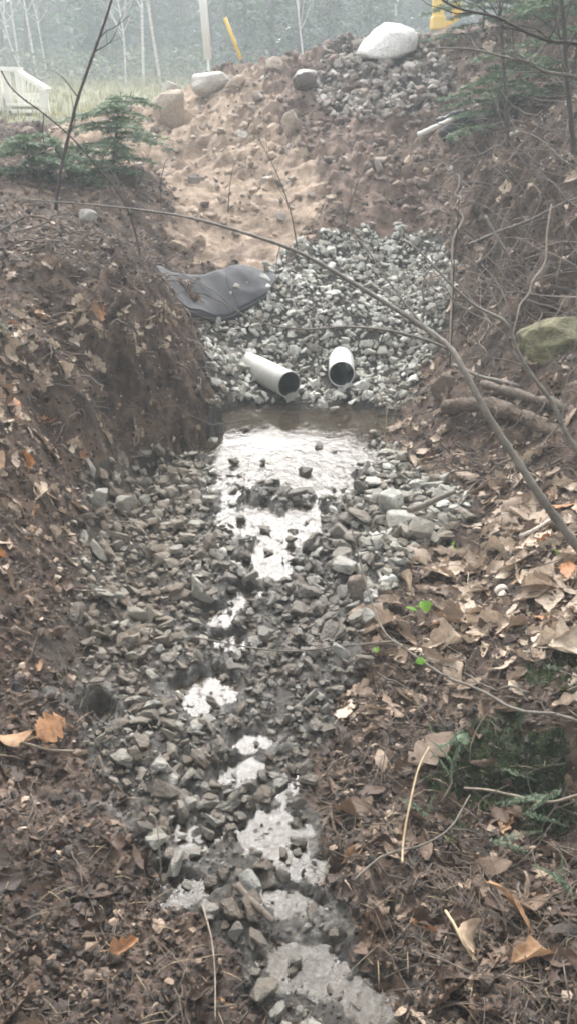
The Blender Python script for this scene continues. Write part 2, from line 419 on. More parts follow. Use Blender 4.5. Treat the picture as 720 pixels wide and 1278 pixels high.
def m_foliage(name, dark, light, transl=0.3):
    m, nt, b = mat_new(name); L = nt.links; rnd = attr(nt, 'rnd')
    c = ramp(nt, rnd, [(0.0, dark), (1.0, light)]).outputs[0]
    L.new(c, b.inputs['Base Color']); b.inputs['Roughness'].default_value = 0.6
    tr = N(nt, 'ShaderNodeBsdfTranslucent'); L.new(c, tr.inputs[0]); mx = N(nt, 'ShaderNodeMixShader'); mx.inputs[0].default_value = transl
    L.new(b.outputs[0], mx.inputs[1]); L.new(tr.outputs[0], mx.inputs[2])
    L.new(mx.outputs[0], [n for n in nt.nodes if n.type == 'OUTPUT_MATERIAL'][0].inputs[0])
    return m

def m_water():
    m, nt, b = mat_new('stream_water'); L = nt.links; w = wpos(nt); nt.nodes.remove(b)
    sep = N(nt, 'ShaderNodeSeparateXYZ'); L.new(w, sep.inputs[0])
    calm = N(nt, 'ShaderNodeMapRange'); L.new(sep.outputs[1], calm.inputs[0]); calm.inputs[1].default_value = 4.08; calm.inputs[2].default_value = 3.75
    calm.inputs[3].default_value = 0.07; calm.inputs[4].default_value = 0.55
    mp = N(nt, 'ShaderNodeMapping'); mp.inputs['Scale'].default_value = (1, 0.6, 1); L.new(w, mp.inputs[0])
    h = math_(nt, 'ADD', noise(nt, 24, 3, 0.55, mp.outputs[0], 0.8).outputs[0], math_(nt, 'MULTIPLY', noise(nt, 80, 2, 0.5, mp.outputs[0], 0.5).outputs[0], 0.3))
    bp = N(nt, 'ShaderNodeBump'); bp.inputs['Distance'].default_value = 0.014; L.new(h, bp.inputs['Height']); c2 = N(nt, 'ShaderNodeMapRange'); L.new(sep.outputs[1], c2.inputs[0]); c2.inputs[1].default_value = 2.0; c2.inputs[2].default_value = 3.0; c2.inputs[3].default_value = 0.35
    L.new(math_(nt, 'MULTIPLY', calm.outputs[0], c2.outputs[0]), bp.inputs['Strength'])
    gl = N(nt, 'ShaderNodeBsdfGlossy'); gl.inputs['Roughness'].default_value = 0.04; gl.inputs['Color'].default_value = (1, 1, 1, 1); L.new(bp.outputs[0], gl.inputs['Normal'])
    fr = N(nt, 'ShaderNodeFresnel'); fr.inputs['IOR'].default_value = 1.333; L.new(bp.outputs[0], fr.inputs['Normal'])
    tr = N(nt, 'ShaderNodeBsdfTransparent'); tr.inputs['Color'].default_value = (0.80, 0.74, 0.64, 1)
    df = N(nt, 'ShaderNodeBsdfDiffuse'); L.new(ramp(nt, noise(nt, 9, 4, 0.6, w).outputs[0], [(0.35, (0.07,0.052,0.036)), (0.7, (0.15,0.12,0.09))]).outputs[0], df.inputs['Color'])
    m1 = N(nt, 'ShaderNodeMixShader'); m1.inputs[0].default_value = 0.22; L.new(tr.outputs[0], m1.inputs[1]); L.new(df.outputs[0], m1.inputs[2])
    m2 = N(nt, 'ShaderNodeMixShader'); L.new(fr.outputs[0], m2.inputs[0]); L.new(m1.outputs[0], m2.inputs[1]); L.new(gl.outputs[0], m2.inputs[2])
    L.new(m2.outputs[0], [n for n in nt.nodes if n.type == 'OUTPUT_MATERIAL'][0].inputs[0])
    return m

M = {}
M['ground'] = m_ground()
M['stone'] = m_stone('crushed_stone', [(0, (0.10,0.085,0.066)), (0.3, (0.20,0.172,0.132)), (0.55, (0.285,0.265,0.222)), (0.8, (0.40,0.39,0.345)), (1.0, (0.62,0.61,0.56))])
M['brownstone'] = m_stone('brown_field_stone', [(0, (0.13,0.095,0.075)), (0.5, (0.26,0.20,0.155)), (1.0, (0.48,0.40,0.32))])
M['paleboulder'] = m_stone('pale_granite', [(0, (0.45,0.42,0.38)), (0.5, (0.6,0.57,0.52)), (1.0, (0.82,0.80,0.76))])
M['leaf'] = m_leaf()
M['twig'] = m_simple('dead_twig', (0.06,0.045,0.036), (0.17,0.135,0.105), 60, 0.8)
M['darktwig'] = m_simple('dark_bark', (0.028,0.022,0.02), (0.085,0.068,0.058), 40, 0.75)
M['greybark'] = m_simple('grey_sapling_bark', (0.085,0.072,0.058), (0.20,0.175,0.145), 35, 0.7, 0.002, 0.6)
M['paletwig'] = m_simple('bleached_twig', (0.36,0.30,0.245), (0.58,0.51,0.44), 30, 0.7)
M['straw'] = m_simple('dry_straw', (0.36,0.27,0.16), (0.52,0.41,0.26), 30, 0.6)
M['rottenwood'] = m_simple('rotten_wood', (0.045,0.032,0.024), (0.19,0.135,0.095), 9, 0.85, 0.02, 1.0, (8, 1, 8))
M['moss'] = m_simple('mossy_rock', (0.055,0.052,0.025), (0.22,0.205,0.11), 11, 0.9, 0.04, 1.0)
M['pvc'] = m_simple('white_pvc', (0.60,0.59,0.56), (0.80,0.80,0.78), 7, 0.35, 0.001, 0.2)
M['pvcdirty'] = m_simple('dusty_pvc', (0.36,0.35,0.31), (0.60,0.59,0.545), 6, 0.45, 0.002, 0.3)
M['bore_shade'] = m_simple('pipe_bore_shade', (0.006,0.006,0.006), (0.022,0.020,0.017), 20, 0.5)  # near-black colour paints the darkness inside the pipes
M['fabric'] = m_simple('grey_geotextile', (0.028,0.029,0.034), (0.060,0.062,0.070), 9, 0.8, 0.004, 0.5)
M['fabricback'] = m_simple('black_plastic', (0.018,0.018,0.022), (0.04,0.04,0.048), 20, 0.5)
M['whitepaint'] = m_simple('weathered_white_wood', (0.62,0.59,0.52), (0.80,0.78,0.72), 8, 0.6)
M['paintwhite'] = m_simple('white_plastic', (0.74,0.76,0.76), (0.82,0.84,0.84), 8, 0.4)
M['yellow'] = m_simple('yellow_plastic', (0.68,0.42,0.03), (0.80,0.52,0.05), 8, 0.4)
M['machine'] = m_simple('yellow_machine_paint', (0.60,0.40,0.06), (0.74,0.52,0.10), 5, 0.45)
M['steel'] = m_simple('dull_steel', (0.05,0.045,0.04), (0.16,0.13,0.11), 10, 0.5)
M['needles'] = m_foliage('evergreen_needles', (0.055,0.10,0.05), (0.17,0.25,0.13))
M['sprig'] = m_foliage('hemlock_needles', (0.06,0.11,0.06), (0.17,0.25,0.15))
M['conifer'] = m_foliage('conifer_crown', (0.016,0.050,0.026), (0.085,0.17,0.08))
M['budding'] = m_foliage('budding_crown', (0.10,0.12,0.08), (0.20,0.23,0.14))
M['green'] = m_foliage('fresh_green_leaf', (0.13,0.30,0.02), (0.22,0.46,0.05), 0.5)
M['mossgreen'] = m_foliage('moss_strands', (0.018,0.034,0.010), (0.10,0.135,0.042), 0.2)
M['birch'] = m_simple('birch_bark', (0.32,0.30,0.28), (0.72,0.70,0.67), 4, 0.7, 0.004, 0.4, (1, 1, 6))
M['bark'] = m_simple('tree_bark', (0.05,0.042,0.035), (0.14,0.12,0.10), 6, 0.85, 0.01, 0.8, (6, 6, 1))
M['grass'] = m_foliage('dry_grass', (0.18,0.17,0.08), (0.36,0.34,0.18))
M['water'] = m_water()
M['soil_crumb'] = m_stone('soil_crumb', [(0, (0.014,0.010,0.008)), (0.5, (0.080,0.050,0.035)), (0.85, (0.16,0.105,0.074)), (1, (0.26,0.19,0.14))])
M['dug_clod'] = m_stone('dug_dirt', [(0, (0.075,0.050,0.041)), (0.4, (0.19,0.13,0.105)), (0.7, (0.36,0.265,0.20)), (1, (0.55,0.43,0.33))])
M['brush'] = m_simple('grey_brush', (0.09,0.075,0.066), (0.34,0.29,0.25), 3, 0.8)
M['midtwig'] = m_simple('weathered_twig', (0.16,0.125,0.095), (0.36,0.30,0.235), 22, 0.75)
M['root'] = m_simple('root_fibre', (0.03,0.021,0.017), (0.20,0.145,0.115), 25, 0.85)

# ------------------------------------------------------------------ ground
def build_ground():
    rows = np.concatenate([-np.geomspace(60, 1.0, 14), [-0.4, 0.0, 0.3], np.geomspace(0.5, 0.84, 8)[:-1], np.geomspace(0.85, 13.0, 640), np.geomspace(13.4, 95, 50)])
    s = np.linspace(-1, 1, 471)
    ya = np.abs(rows)[:, None]
    inner = 0.42 + 0.43 * ya; outer = 3.0 + 1.1 * ya
    X = inner * s[None] + (outer - inner) * (s[None] ** 9)
    Y = np.repeat(rows[:, None], len(s), 1)
    x, y = X.ravel(), Y.ravel()
    z, m = H(x, y, True)
    z = np.where(y < 0.3, np.minimum(z, 0.25), z)
    nr, nc = len(rows), len(s)
    i = (np.arange(nr - 1)[:, None] * nc + np.arange(nc - 1)[None]).ravel()
    q = np.stack([i, i + 1, i + nc + 1, i + nc], 1).ravel()
    wet = np.clip(m['gravel'] * (y < 4.6) * (np.abs(x + 0.02) < 0.42) + m['silt_sheen'] + m['pud'], 0, 1)
    wet = np.maximum(wet, 0.9 * np.clip((2.3 - y) / 0.9, 0, 1))
    grass = ((y > 10.5) & (x < -1.0)).astype(float)
    pile = np.clip(1.5 - (((m['u'] - 475) / 95) ** 2 + ((m['v'] - 105) / 52) ** 2) * 1.2, 0, 0.85) * (y > 6.5)
    me = mesh_np('ground', np.stack([x, y, z], 1), q, np.full(len(i), 4), dict(gravel=np.maximum(m['gravel'], pile), sand=m['sand'] , bank=np.maximum(np.maximum(m['bank'], m['sand']), (y > 8.0) * (x > -2.2)), mud=m['mud'], silt_sheen=m['silt_sheen'], moss=m['moss'], wet=wet, grass=grass), True)
    o = link('ground', me, M['ground']); tag(o, kind='structure')
build_ground()

# ------------------------------------------------------------------ water
def build_water():
    xs = np.linspace(-0.62, 0.66, 90); ys = np.linspace(0.75, 4.85, 240)
    X, Y = np.meshgrid(xs, ys); x, y = X.ravel(), Y.ravel()
    z = zwater(y) + perlin(x * 9, y * 5, 4) * 0.0012 * (y < 3.7)
    nc = len(xs); i = (np.arange(len(ys) - 1)[:, None] * nc + np.arange(nc - 1)[None]).ravel()
    # keep only the quads that lie near ground that is lower than the water
    hh_, mm_ = H(x, y, True); g = (hh_ < z + 0.006) & (mm_['pud'] > 0.05)
    q = np.stack([i, i + 1, i + nc + 1, i + nc], 1)
    keep = g[q].any(1)
    q = q[keep]
    used, inv = np.unique(q.ravel(), return_inverse=True)
    me = mesh_np('water', np.stack([x, y, z], 1)[used], inv, np.full(len(q), 4), None, True)
    tag(link('stream_water', me, M['water']), kind='structure')
build_water()

# ------------------------------------------------------------------ shapes: stones, clods, leaves
def stone_shape(seed, n=13, flat=0.7, bev=0.045):
    r = random.Random(seed); bm = bmesh.new()
    ax = (r.uniform(0.8, 1.25), r.uniform(0.65, 1.0), r.uniform(0.45, 0.8) * flat / 0.7)
    for _ in range(n):
        v = Vector((r.gauss(0, 1), r.gauss(0, 1), r.gauss(0, 1))).normalized()
        v = Vector((max(-0.72, min(0.72, v.x)), max(-0.72, min(0.72, v.y)), max(-0.72, min(0.72, v.z)))) * r.uniform(0.85, 1.1)
        bm.verts.new((v.x * ax[0], v.y * ax[1], v.z * ax[2]))
    res = bmesh.ops.convex_hull(bm, input=bm.verts)
    junk = [e for e in res['geom_interior'] if isinstance(e, bmesh.types.BMVert)]
    if junk: bmesh.ops.delete(bm, geom=junk, context='VERTS')
    bmesh.ops.dissolve_limit(bm, angle_limit=R(12), verts=bm.verts, edges=bm.edges)
    if bev:
        bmesh.ops.bevel(bm, geom=list(bm.edges), offset=bev, segments=1, profile=0.5, affect='EDGES', clamp_overlap=True)
    bm.normal_update()
    bm.verts.index_update(); return from_bm(bm)
STONES = [stone_shape(100 + k, random.Random(k).randint(10, 17)) for k in range(20)]
def detail(sh, seed):
    bm = bmesh.new(); vs = [bm.verts.new(v) for v in sh.v]; o = 0
    for n in sh.sizes:
        try: bm.faces.new([vs[i] for i in sh.idx[o:o + n]])
        except ValueError: pass
        o += n
    bmesh.ops.triangulate(bm, faces=bm.faces); bmesh.ops.subdivide_edges(bm, edges=[e for e in bm.edges if e.calc_length() > 0.22], cuts=2, use_grid_fill=True)
    bmesh.ops.triangulate(bm, faces=bm.faces); off = Vector((seed, 0, 0))
    for v in bm.verts: v.co *= 1 + 0.16 * mnoise.noise(v.co * 2.6 + off) + 0.07 * mnoise.noise(v.co * 7 + off)
    bm.verts.index_update(); return from_bm(bm)
STONES_D = [detail(s_, k) for k, s_ in enumerate(STONES)]
CHIPS = [stone_shape(300 + k, 9, bev=0) for k in range(10)]

def boulder_shape(seed, ax, sub=4, rough=0.16, flatb=False):
    bm = bmesh.new(); bmesh.ops.create_icosphere(bm, subdivisions=sub, radius=1)
    off = Vector((seed * 3.1, seed * 1.7, 0)); rr = random.Random(seed)
    planes = [(Vector((rr.gauss(0,1), rr.gauss(0,1), rr.gauss(0,1))).normalized(), rr.uniform(0.62, 0.9)) for _ in range(14)]
    for v in bm.verts:
        d = v.co.normalized(); r = 1.0
        for n, h in planes:
            k = d.dot(n)
            if k > 0.05: r = min(r, h / k)
        p = d * r
        p *= 1 + rough * 0.5 * mnoise.noise(d * 1.8 + off) + rough * 0.25 * mnoise.noise(d * 5 + off) + rough * 0.12 * mnoise.noise(d * 13 + off)
        v.co = Vector((p.x * ax[0], p.y * ax[1], p.z * ax[2]))
    bm.verts.index_update(); return from_bm(bm)

def clod_shape(seed):
    bm = bmesh.new(); bmesh.ops.create_icosphere(bm, subdivisions=1, radius=1)
    off = Vector((seed * 2.3, 0, seed))
    for v in bm.verts: v.co *= 1 + 1.3 * mnoise.noise(v.co * 2.3 + off)
    bm.verts.index_update(); return from_bm(bm)
CLODS = [clod_shape(k) for k in range(8)]

def leaf_shape(seed, kind):
    r = random.Random(seed); n = 15; vs, fs = [], []
    curl = r.uniform(-0.9, 1.5); bend = r.uniform(-1.4, 1.9); tw = r.uniform(-1.3, 1.3); fold = r.uniform(0.1, 0.6)
    cols = (-1, -0.55, 0, 0.55, 1)
    for i in range(n):
        t = i / (n - 1)
        if kind == 'oak': w = 0.34 * math.sin(math.pi * min(1, t * 0.97 + 0.03)) ** 0.55 * (0.72 + 0.33 * math.cos(t * 2 * math.pi * 3.4 + 0.6))
        elif kind == 'maple': w = 0.52 * (math.sin(math.pi * t) ** 0.75) * (0.62 + 0.42 * abs(math.cos(t * math.pi * 2.3)))
        elif kind == 'torn': w = 0.30 * math.sin(math.pi * t) ** 0.6 * (1 + r.uniform(-0.35, 0.2))
        else: w = 0.25 * math.sin(math.pi * t) ** 0.8 * (1 + 0.06 * (i % 2))
        if t in (0.0, 1.0): w = 0.012
        wl = w * (1 + r.uniform(-0.1, 0.1)); wr = w * (1 + r.uniform(-0.1, 0.1))
        ang = bend * (t - 0.5); cx = math.sin(ang) / max(abs(bend), 0.05) * (1 if bend >= 0 else -1) if abs(bend) > 0.05 else t - 0.5
        cz = (1 - math.cos(ang)) / max(abs(bend), 0.05)
        if bend < 0: cz = -cz
        for c in cols:
            ww = (wl if c < 0 else wr)
            y = c * ww; s = abs(c)
            z = cz + curl * (s * ww) ** 1.3 * 0.9 + fold * s * ww * 0.5 + tw * (t - 0.5) * y * 1.6 + 0.03 * math.sin(9 * t + 5 * c + seed)
            if kind == 'oak' or kind == 'maple': xx = cx + (0.07 * s if kind == 'oak' else 0.12 * s * s)
            else: xx = cx + 0.04 * s
            vs.append((xx, y * (1 - 0.25 * abs(curl) * s), z))
    for i in range(n - 1):
        for j in range(4):
            a = i * 5 + j; fs.append((a, a + 1, a + 6, a + 5))
    # stalk
    b0 = len(vs); x0 = vs[2][0]; z0 = vs[2][2]
    vs += [(x0, -0.008, z0), (x0, 0.008, z0), (x0 - 0.28, 0.035, z0 + 0.03 * bend), (x0 - 0.28, 0.022, z0 + 0.03 * bend)]
    fs.append((b0, b0 + 1, b0 + 2, b0 + 3))
    v = np.array(vs); v[:, 2] -= v[:, 2].mean()
    return Shape(v, fs)
LEAVES = [leaf_shape(k, ('oak', 'beech', 'torn', 'torn', 'beech', 'maple', 'torn')[k % 7]) for k in range(28)]

def tube(paths, sides=6):
    """paths: list of (points Nx3, radii N) -> verts, idx, sizes"""
    V, I, S = [], [], []; off = 0
    for pts, rad in paths:
        pts = np.asarray(pts, float); rad = np.asarray(rad, float); n = len(pts)
        t = np.gradient(pts, axis=0); t /= np.maximum(np.linalg.norm(t, axis=1), 1e-9)[:, None]
        ref = np.array([0.31, 0.2, 0.93]) if abs(t[0] @ np.array([0.31, 0.2, 0.93])) < 0.9 else np.array([1.0, 0.1, 0])
        u = np.cross(t, ref); u /= np.maximum(np.linalg.norm(u, axis=1), 1e-9)[:, None]; w = np.cross(t, u)
        a = np.arange(sides) * 2 * math.pi / sides
        ring = pts[:, None] + rad[:, None, None] * (np.cos(a)[None, :, None] * u[:, None] + np.sin(a)[None, :, None] * w[:, None])
        V.append(ring.reshape(-1, 3))
        i = np.arange(n - 1)[:, None] * sides; j = np.arange(sides)[None]; j2 = (j + 1) % sides
        q = np.stack([i + j, i + j2, i + sides + j2, i + sides + j], 2).reshape(-1, 4)
        I.append((q + off).ravel()); S.append(np.full(len(q), 4))
        I.append(off + np.arange(sides)[::-1]); S.append([sides]); I.append(off + (n - 1) * sides + np.arange(sides)); S.append([sides])
        off += n * sides
    return np.concatenate(V), np.concatenate(I), np.concatenate(S)

def tube_mesh(name, paths, sides=6, attrs=None):
    v, i, s = tube(paths, sides); return mesh_np(name, v, i, s, attrs, True)

def spline(pts, k=6):
    pts = [np.array(p, float) for p in pts]; P_ = [2 * pts[0] - pts[1]] + pts + [2 * pts[-1] - pts[-2]]; out = []
    for a in range(1, len(P_) - 2):
        for j in range(k):
            t = j / k; p0, p1, p2, p3 = P_[a - 1:a + 3]
            out.append(0.5 * (2 * p1 + (p2 - p0) * t + (2 * p0 - 5 * p1 + 4 * p2 - p3) * t * t + (3 * p1 - p0 - 3 * p2 + p3) * t ** 3))
    out.append(pts[-1]); return np.array(out)

# ------------------------------------------------------------------ gravel
def scatter_gravel():
    n0 = 34000
    x = rng.uniform(-1.25, 1.6, n0); y = rng.uniform(0.85, 6.6, n0)
    z, m = H(x, y, True)
    ok = (m['gravel'] > 0.5)
    pool = (m['pud'] > 0.15) & (y > 3.55)
    chan = (m['pud'] > 0.15) & (y <= 3.55)
    ok &= ~(pool & (rng.random(n0) > 0.05)) & ~(chan & (rng.random(n0) > np.where(y < 2.4, 0.25, 0.13)))
    ok &= ~((m['silt_sheen'] > 0.5) & (y < 2.3) & (rng.random(n0) > 0.55))
    ok &= ~((y > 1.9) & (rng.random(n0) > 0.80))
    ok &= clear_of_pipes(x, y, z + 0.01, 0.03)
    ok &= rng.random(n0) < np.clip((y - 0.75) / 0.95, 0.3, 1)
    # keep pipes clear
    x, y, z = x[ok], y[ok], z[ok]; mm = {k: v[ok] for k, v in m.items()}
    n = len(x)
    size = np.exp(rng.normal(math.log(0.0195), 0.45, n)); size = np.clip(size, 0.008, 0.052)
    size *= np.where(y > 4.6, 1.0, 1.0); size *= np.where(y < 2.2, 0.80, 0.96)
    right = (x > 0.18) & (y < 4.0) & (y > 2.6); size *= np.where(right, 1.2, 1.0)
    wet = np.clip(1.15 - np.abs(x + 0.02) / 0.36, 0, 1) * (y < 4.75) * 1.0
    wet = np.clip(wet * 1.3, 0, 1); wet = np.where(y > 4.7, 0.0, wet); wet = np.where(y < 2.3, np.maximum(wet, 0.55), wet)
    mud = mm['mud'] * rng.uniform(0.45, 1.0, n); mud = np.where(y < 3.6, np.maximum(mud, rng.uniform(0.0, 1.0, n) * np.clip((3.9 - y) / 1.6, 0, 1)), mud)
    mud = np.maximum(mud, (rng.random(n) < 0.10) * 0.5)
    rnd = np.clip(rng.normal(0.50, 0.23, n) + 0.33 * (y > 4.7) + 0.10 * right, 0.02, 0.99)
    which = rng.integers(0, len(STONES), n)
    nr = normals(x, y, 0.04)
    tilt = rotx(rng.normal(0, 0.55, n)); mats = align(nr) @ rotz(rng.uniform(0, 6.28, n)) @ tilt @ rotz(rng.uniform(0, 6.28, n))
    mats = mats * size[:, None, None] * np.stack([rng.uniform(.9, 1.3, n), rng.uniform(.75, 1.1, n), rng.uniform(.55, 1.0, n)], 1)[:, None, :]
    zz = z + size * rng.uniform(0.05, 0.75, n)
    locs = np.stack([x, y, zz], 1)
    dist = np.sqrt(x ** 2 + y ** 2 + (CAMZ - zz) ** 2)
    infr = (mm['u'] > 5) & (mm['u'] < 715) & (mm['v'] < 1270) & (mm['v'] > 300)
    score = size / dist * infr * np.where(zz - z > 0.35 * size, 1, 0.3)
    order = np.argsort(-score); hero = order[:290]; rest = order[290:]
    wk = which[rest] + np.where(y[rest] < 3.3, 0, len(STONES))
    me = merge('gravel', STONES_D + STONES, wk, mats[rest], locs[rest], dict(rnd=rnd[rest], wet=wet[rest], mud=mud[rest]))
    tag(link('gravel', me, M['stone']), kind='stuff')
    meshes = [s.mesh('crushed_stone') for s in STONES_D]
    for me_ in meshes: me_.materials.append(M['stone'])
    for k in hero:
        o = bpy.data.objects.new('crushed_stone', meshes[which[k]]); COL.objects.link(o)
        mt = Matrix([list(map(float, r)) + [0] for r in mats[k]] + [[0, 0, 0, 1]]); mt.translation = locs[k]
        o.matrix_world = mt
        Y = y[k]; X = x[k]
        if Y > 4.6: g = ('pale dry grey crushed stone on the gravel slope around and above the pipes', 'dry crushed stones on the gravel slope')
        elif mm['mud'][k] > 0.5: g = ('mud-stained brownish grey stone beside the left edge of the stream', 'mud-stained stones beside the left edge of the stream')
        elif X > 0.2 and Y > 2.2: g = ('loose grey angular stone on the dry right side of the stream', 'grey stones on the dry right side of the stream')
        elif Y > 2.2: g = ('dark wet angular stone in the middle stretch of the stream bed', 'wet stones in the middle stretch of the stream bed')
        else: g = ('muddy wet stone in the nearest stretch of the stream bed', 'muddy stones in the nearest stretch of the stream bed')
        tag(o, g[0], 'stone', g[1], rnd=float(rnd[k]), wet=float(wet[k]), mud=float(mud[k]))
    # small chips between them
    n0 = 26000; x = rng.uniform(-1.3, 1.7, n0); y = rng.uniform(0.85, 6.7, n0); z, m = H(x, y, True)
    ok = (m['gravel'] > 0.5) & ~((m['pud'] > 0.2) & (rng.random(n0) > 0.12)); ok &= clear_of_pipes(x, y, z + .005, 0.01); x, y, z = x[ok], y[ok], z[ok]; n = len(x)
    size = rng.uniform(0.003, 0.0095, n); mats = rotz(rng.uniform(0, 6.28, n)) @ rotx(rng.uniform(-1, 1, n)) * size[:, None, None]
    wet = ((np.abs(x) < 0.4) & (y < 4.7)).astype(float)
    me = merge('grit', CHIPS, rng.integers(0, len(CHIPS), n), mats, np.stack([x, y, z + size * 0.4], 1), dict(rnd=np.clip(rng.normal(0.45, 0.25, n), 0, 1), wet=wet, mud=m['mud'][ok] * 0.8 + 0.1))
    tag(link('fine_gravel', me, M['stone']), kind='stuff')
    # rubble on the excavated mound and stones in the sandy cut
    n0 = 16000; x = rng.uniform(-2.6, 3.2, n0); y = rng.uniform(6.3, 9.9, n0); z, m = H(x, y, True)
    pile = (((m['u'] - 480) / 90) ** 2 + ((m['v'] - 105) / 55) ** 2) < 1
    ok = ((m['bank'] > 0.5) | (m['sand'] > 0.5)) & (pile | (rng.random(n0) < 0.07)); x, y, z, pile = x[ok], y[ok], z[ok], pile[ok]; n = len(x)
    size = np.clip(np.exp(rng.normal(math.log(0.026), 0.5, n)), 0.01, 0.09); mats = rotz(rng.uniform(0, 6.28, n)) @ rotx(rng.uniform(-1, 1, n)) * size[:, None, None]
    me = merge('rubble', STONES, rng.integers(0, len(STONES), n), mats, np.stack([x, y, z + size * 0.25], 1), dict(rnd=np.clip(rng.normal(0.5, 0.22, n) + 0.12 * pile, 0, 1), wet=np.zeros(n), mud=np.where(pile, 0.05, rng.uniform(0.2, 0.8, n))))
    me2 = me
    tag(link('mound_rubble', me2, M['rubble']), kind='stuff')
M['rubble'] = m_stone('bank_rubble', [(0, (0.16,0.13,0.115)), (0.5, (0.30,0.26,0.23)), (1.0, (0.52,0.48,0.43))], (0.22, 0.16, 0.12))
scatter_gravel()

def persp_sample(n, y0=0.8, y1=9.5, amax=0.5):
    y = np.exp(rng.uniform(math.log(y0), math.log(y1), n)); a = rng.uniform(-amax, amax, n)
    return a * (y + 0.5), y

# ------------------------------------------------------------------ soil clods
def scatter_clods():
    x, y = persp_sample(34000); z, m = H(x, y, True)
    ok = (m['gravel'] < 0.5) | (rng.random(len(x)) < np.where(y < 2.2, 0.55, 0.10))
    ok &= (m['sand'] < 0.5) & (m['bank'] < .5) & ((m['pud'] < 0.1) | ((y < 2.4) & (rng.random(len(x)) < 0.35)))
    x, y, z = x[ok], y[ok], z[ok]; n = len(x); m = {k: v[ok] for k, v in m.items()}
    size = np.exp(rng.normal(math.log(0.0042), 0.5, n)) * (0.65 + 0.22 * y); size = np.clip(size, 0.002, 0.032)
    size *= np.where(m['gravel'] > 0.5, 0.6, 1)
    mats = rotz(rng.uniform(0, 6.28, n)) @ rotx(rng.uniform(-2, 2, n)) * size[:, None, None]
    mats[:, 2, :] *= 0.8
    tone = np.clip(rng.normal(0.42, 0.25, n) + 0.45 * m['bank'] + 0.6 * m['sand'], 0, 1)
    me = merge('clods', CLODS, rng.integers(0, 8, n), mats, np.stack([x, y, z + size * 0.3], 1), dict(rnd=tone, wet=0.9 * np.clip((2.4 - y) / 1.0, 0, 1), mud=np.zeros(n)), False)
    tag(link('loose_dirt', me, M['soil_crumb']), kind='stuff')
scatter_clods()
def far_clods():
    FC = [boulder_shape(200 + k, (1, .85, .7), 2, 0.5) for k in range(8)]
    n0 = 26000; x = rng.uniform(-3.2, 3.6, n0); y = rng.uniform(5.9, 10.2, n0); z, m = H(x, y, True)
    ok = ((m['bank'] > 0.5) | (m['sand'] > 0.5) | (y > 8.2)) & ((m['sand'] < .5) | (rng.random(n0) < .35)) & (rng.random(n0) < np.clip(0.35 + 0.9 * fbm(x * 1.6, y * 1.6, 3, 70), 0.05, 1)); x, y, z = x[ok], y[ok], z[ok]; n = len(x); m = {k: v[ok] for k, v in m.items()}
    size = np.clip(np.exp(rng.normal(math.log(0.015), 0.6, n)), 0.006, 0.075); mats = rotz(rng.uniform(0, 6.28, n)) @ rotx(rng.uniform(-2, 2, n)) * size[:, None, None]
    tone = np.clip(rng.normal(0.35, 0.22, n) + 0.55 * m['sand'], 0, 1)
    tag(link('dirt_clods', merge('clods', FC, rng.integers(0, 8, n), mats, np.stack([x, y, z + size * .1], 1), dict(rnd=tone, wet=np.zeros(n), mud=np.zeros(n))), M['dug_clod']), kind='stuff')
far_clods()

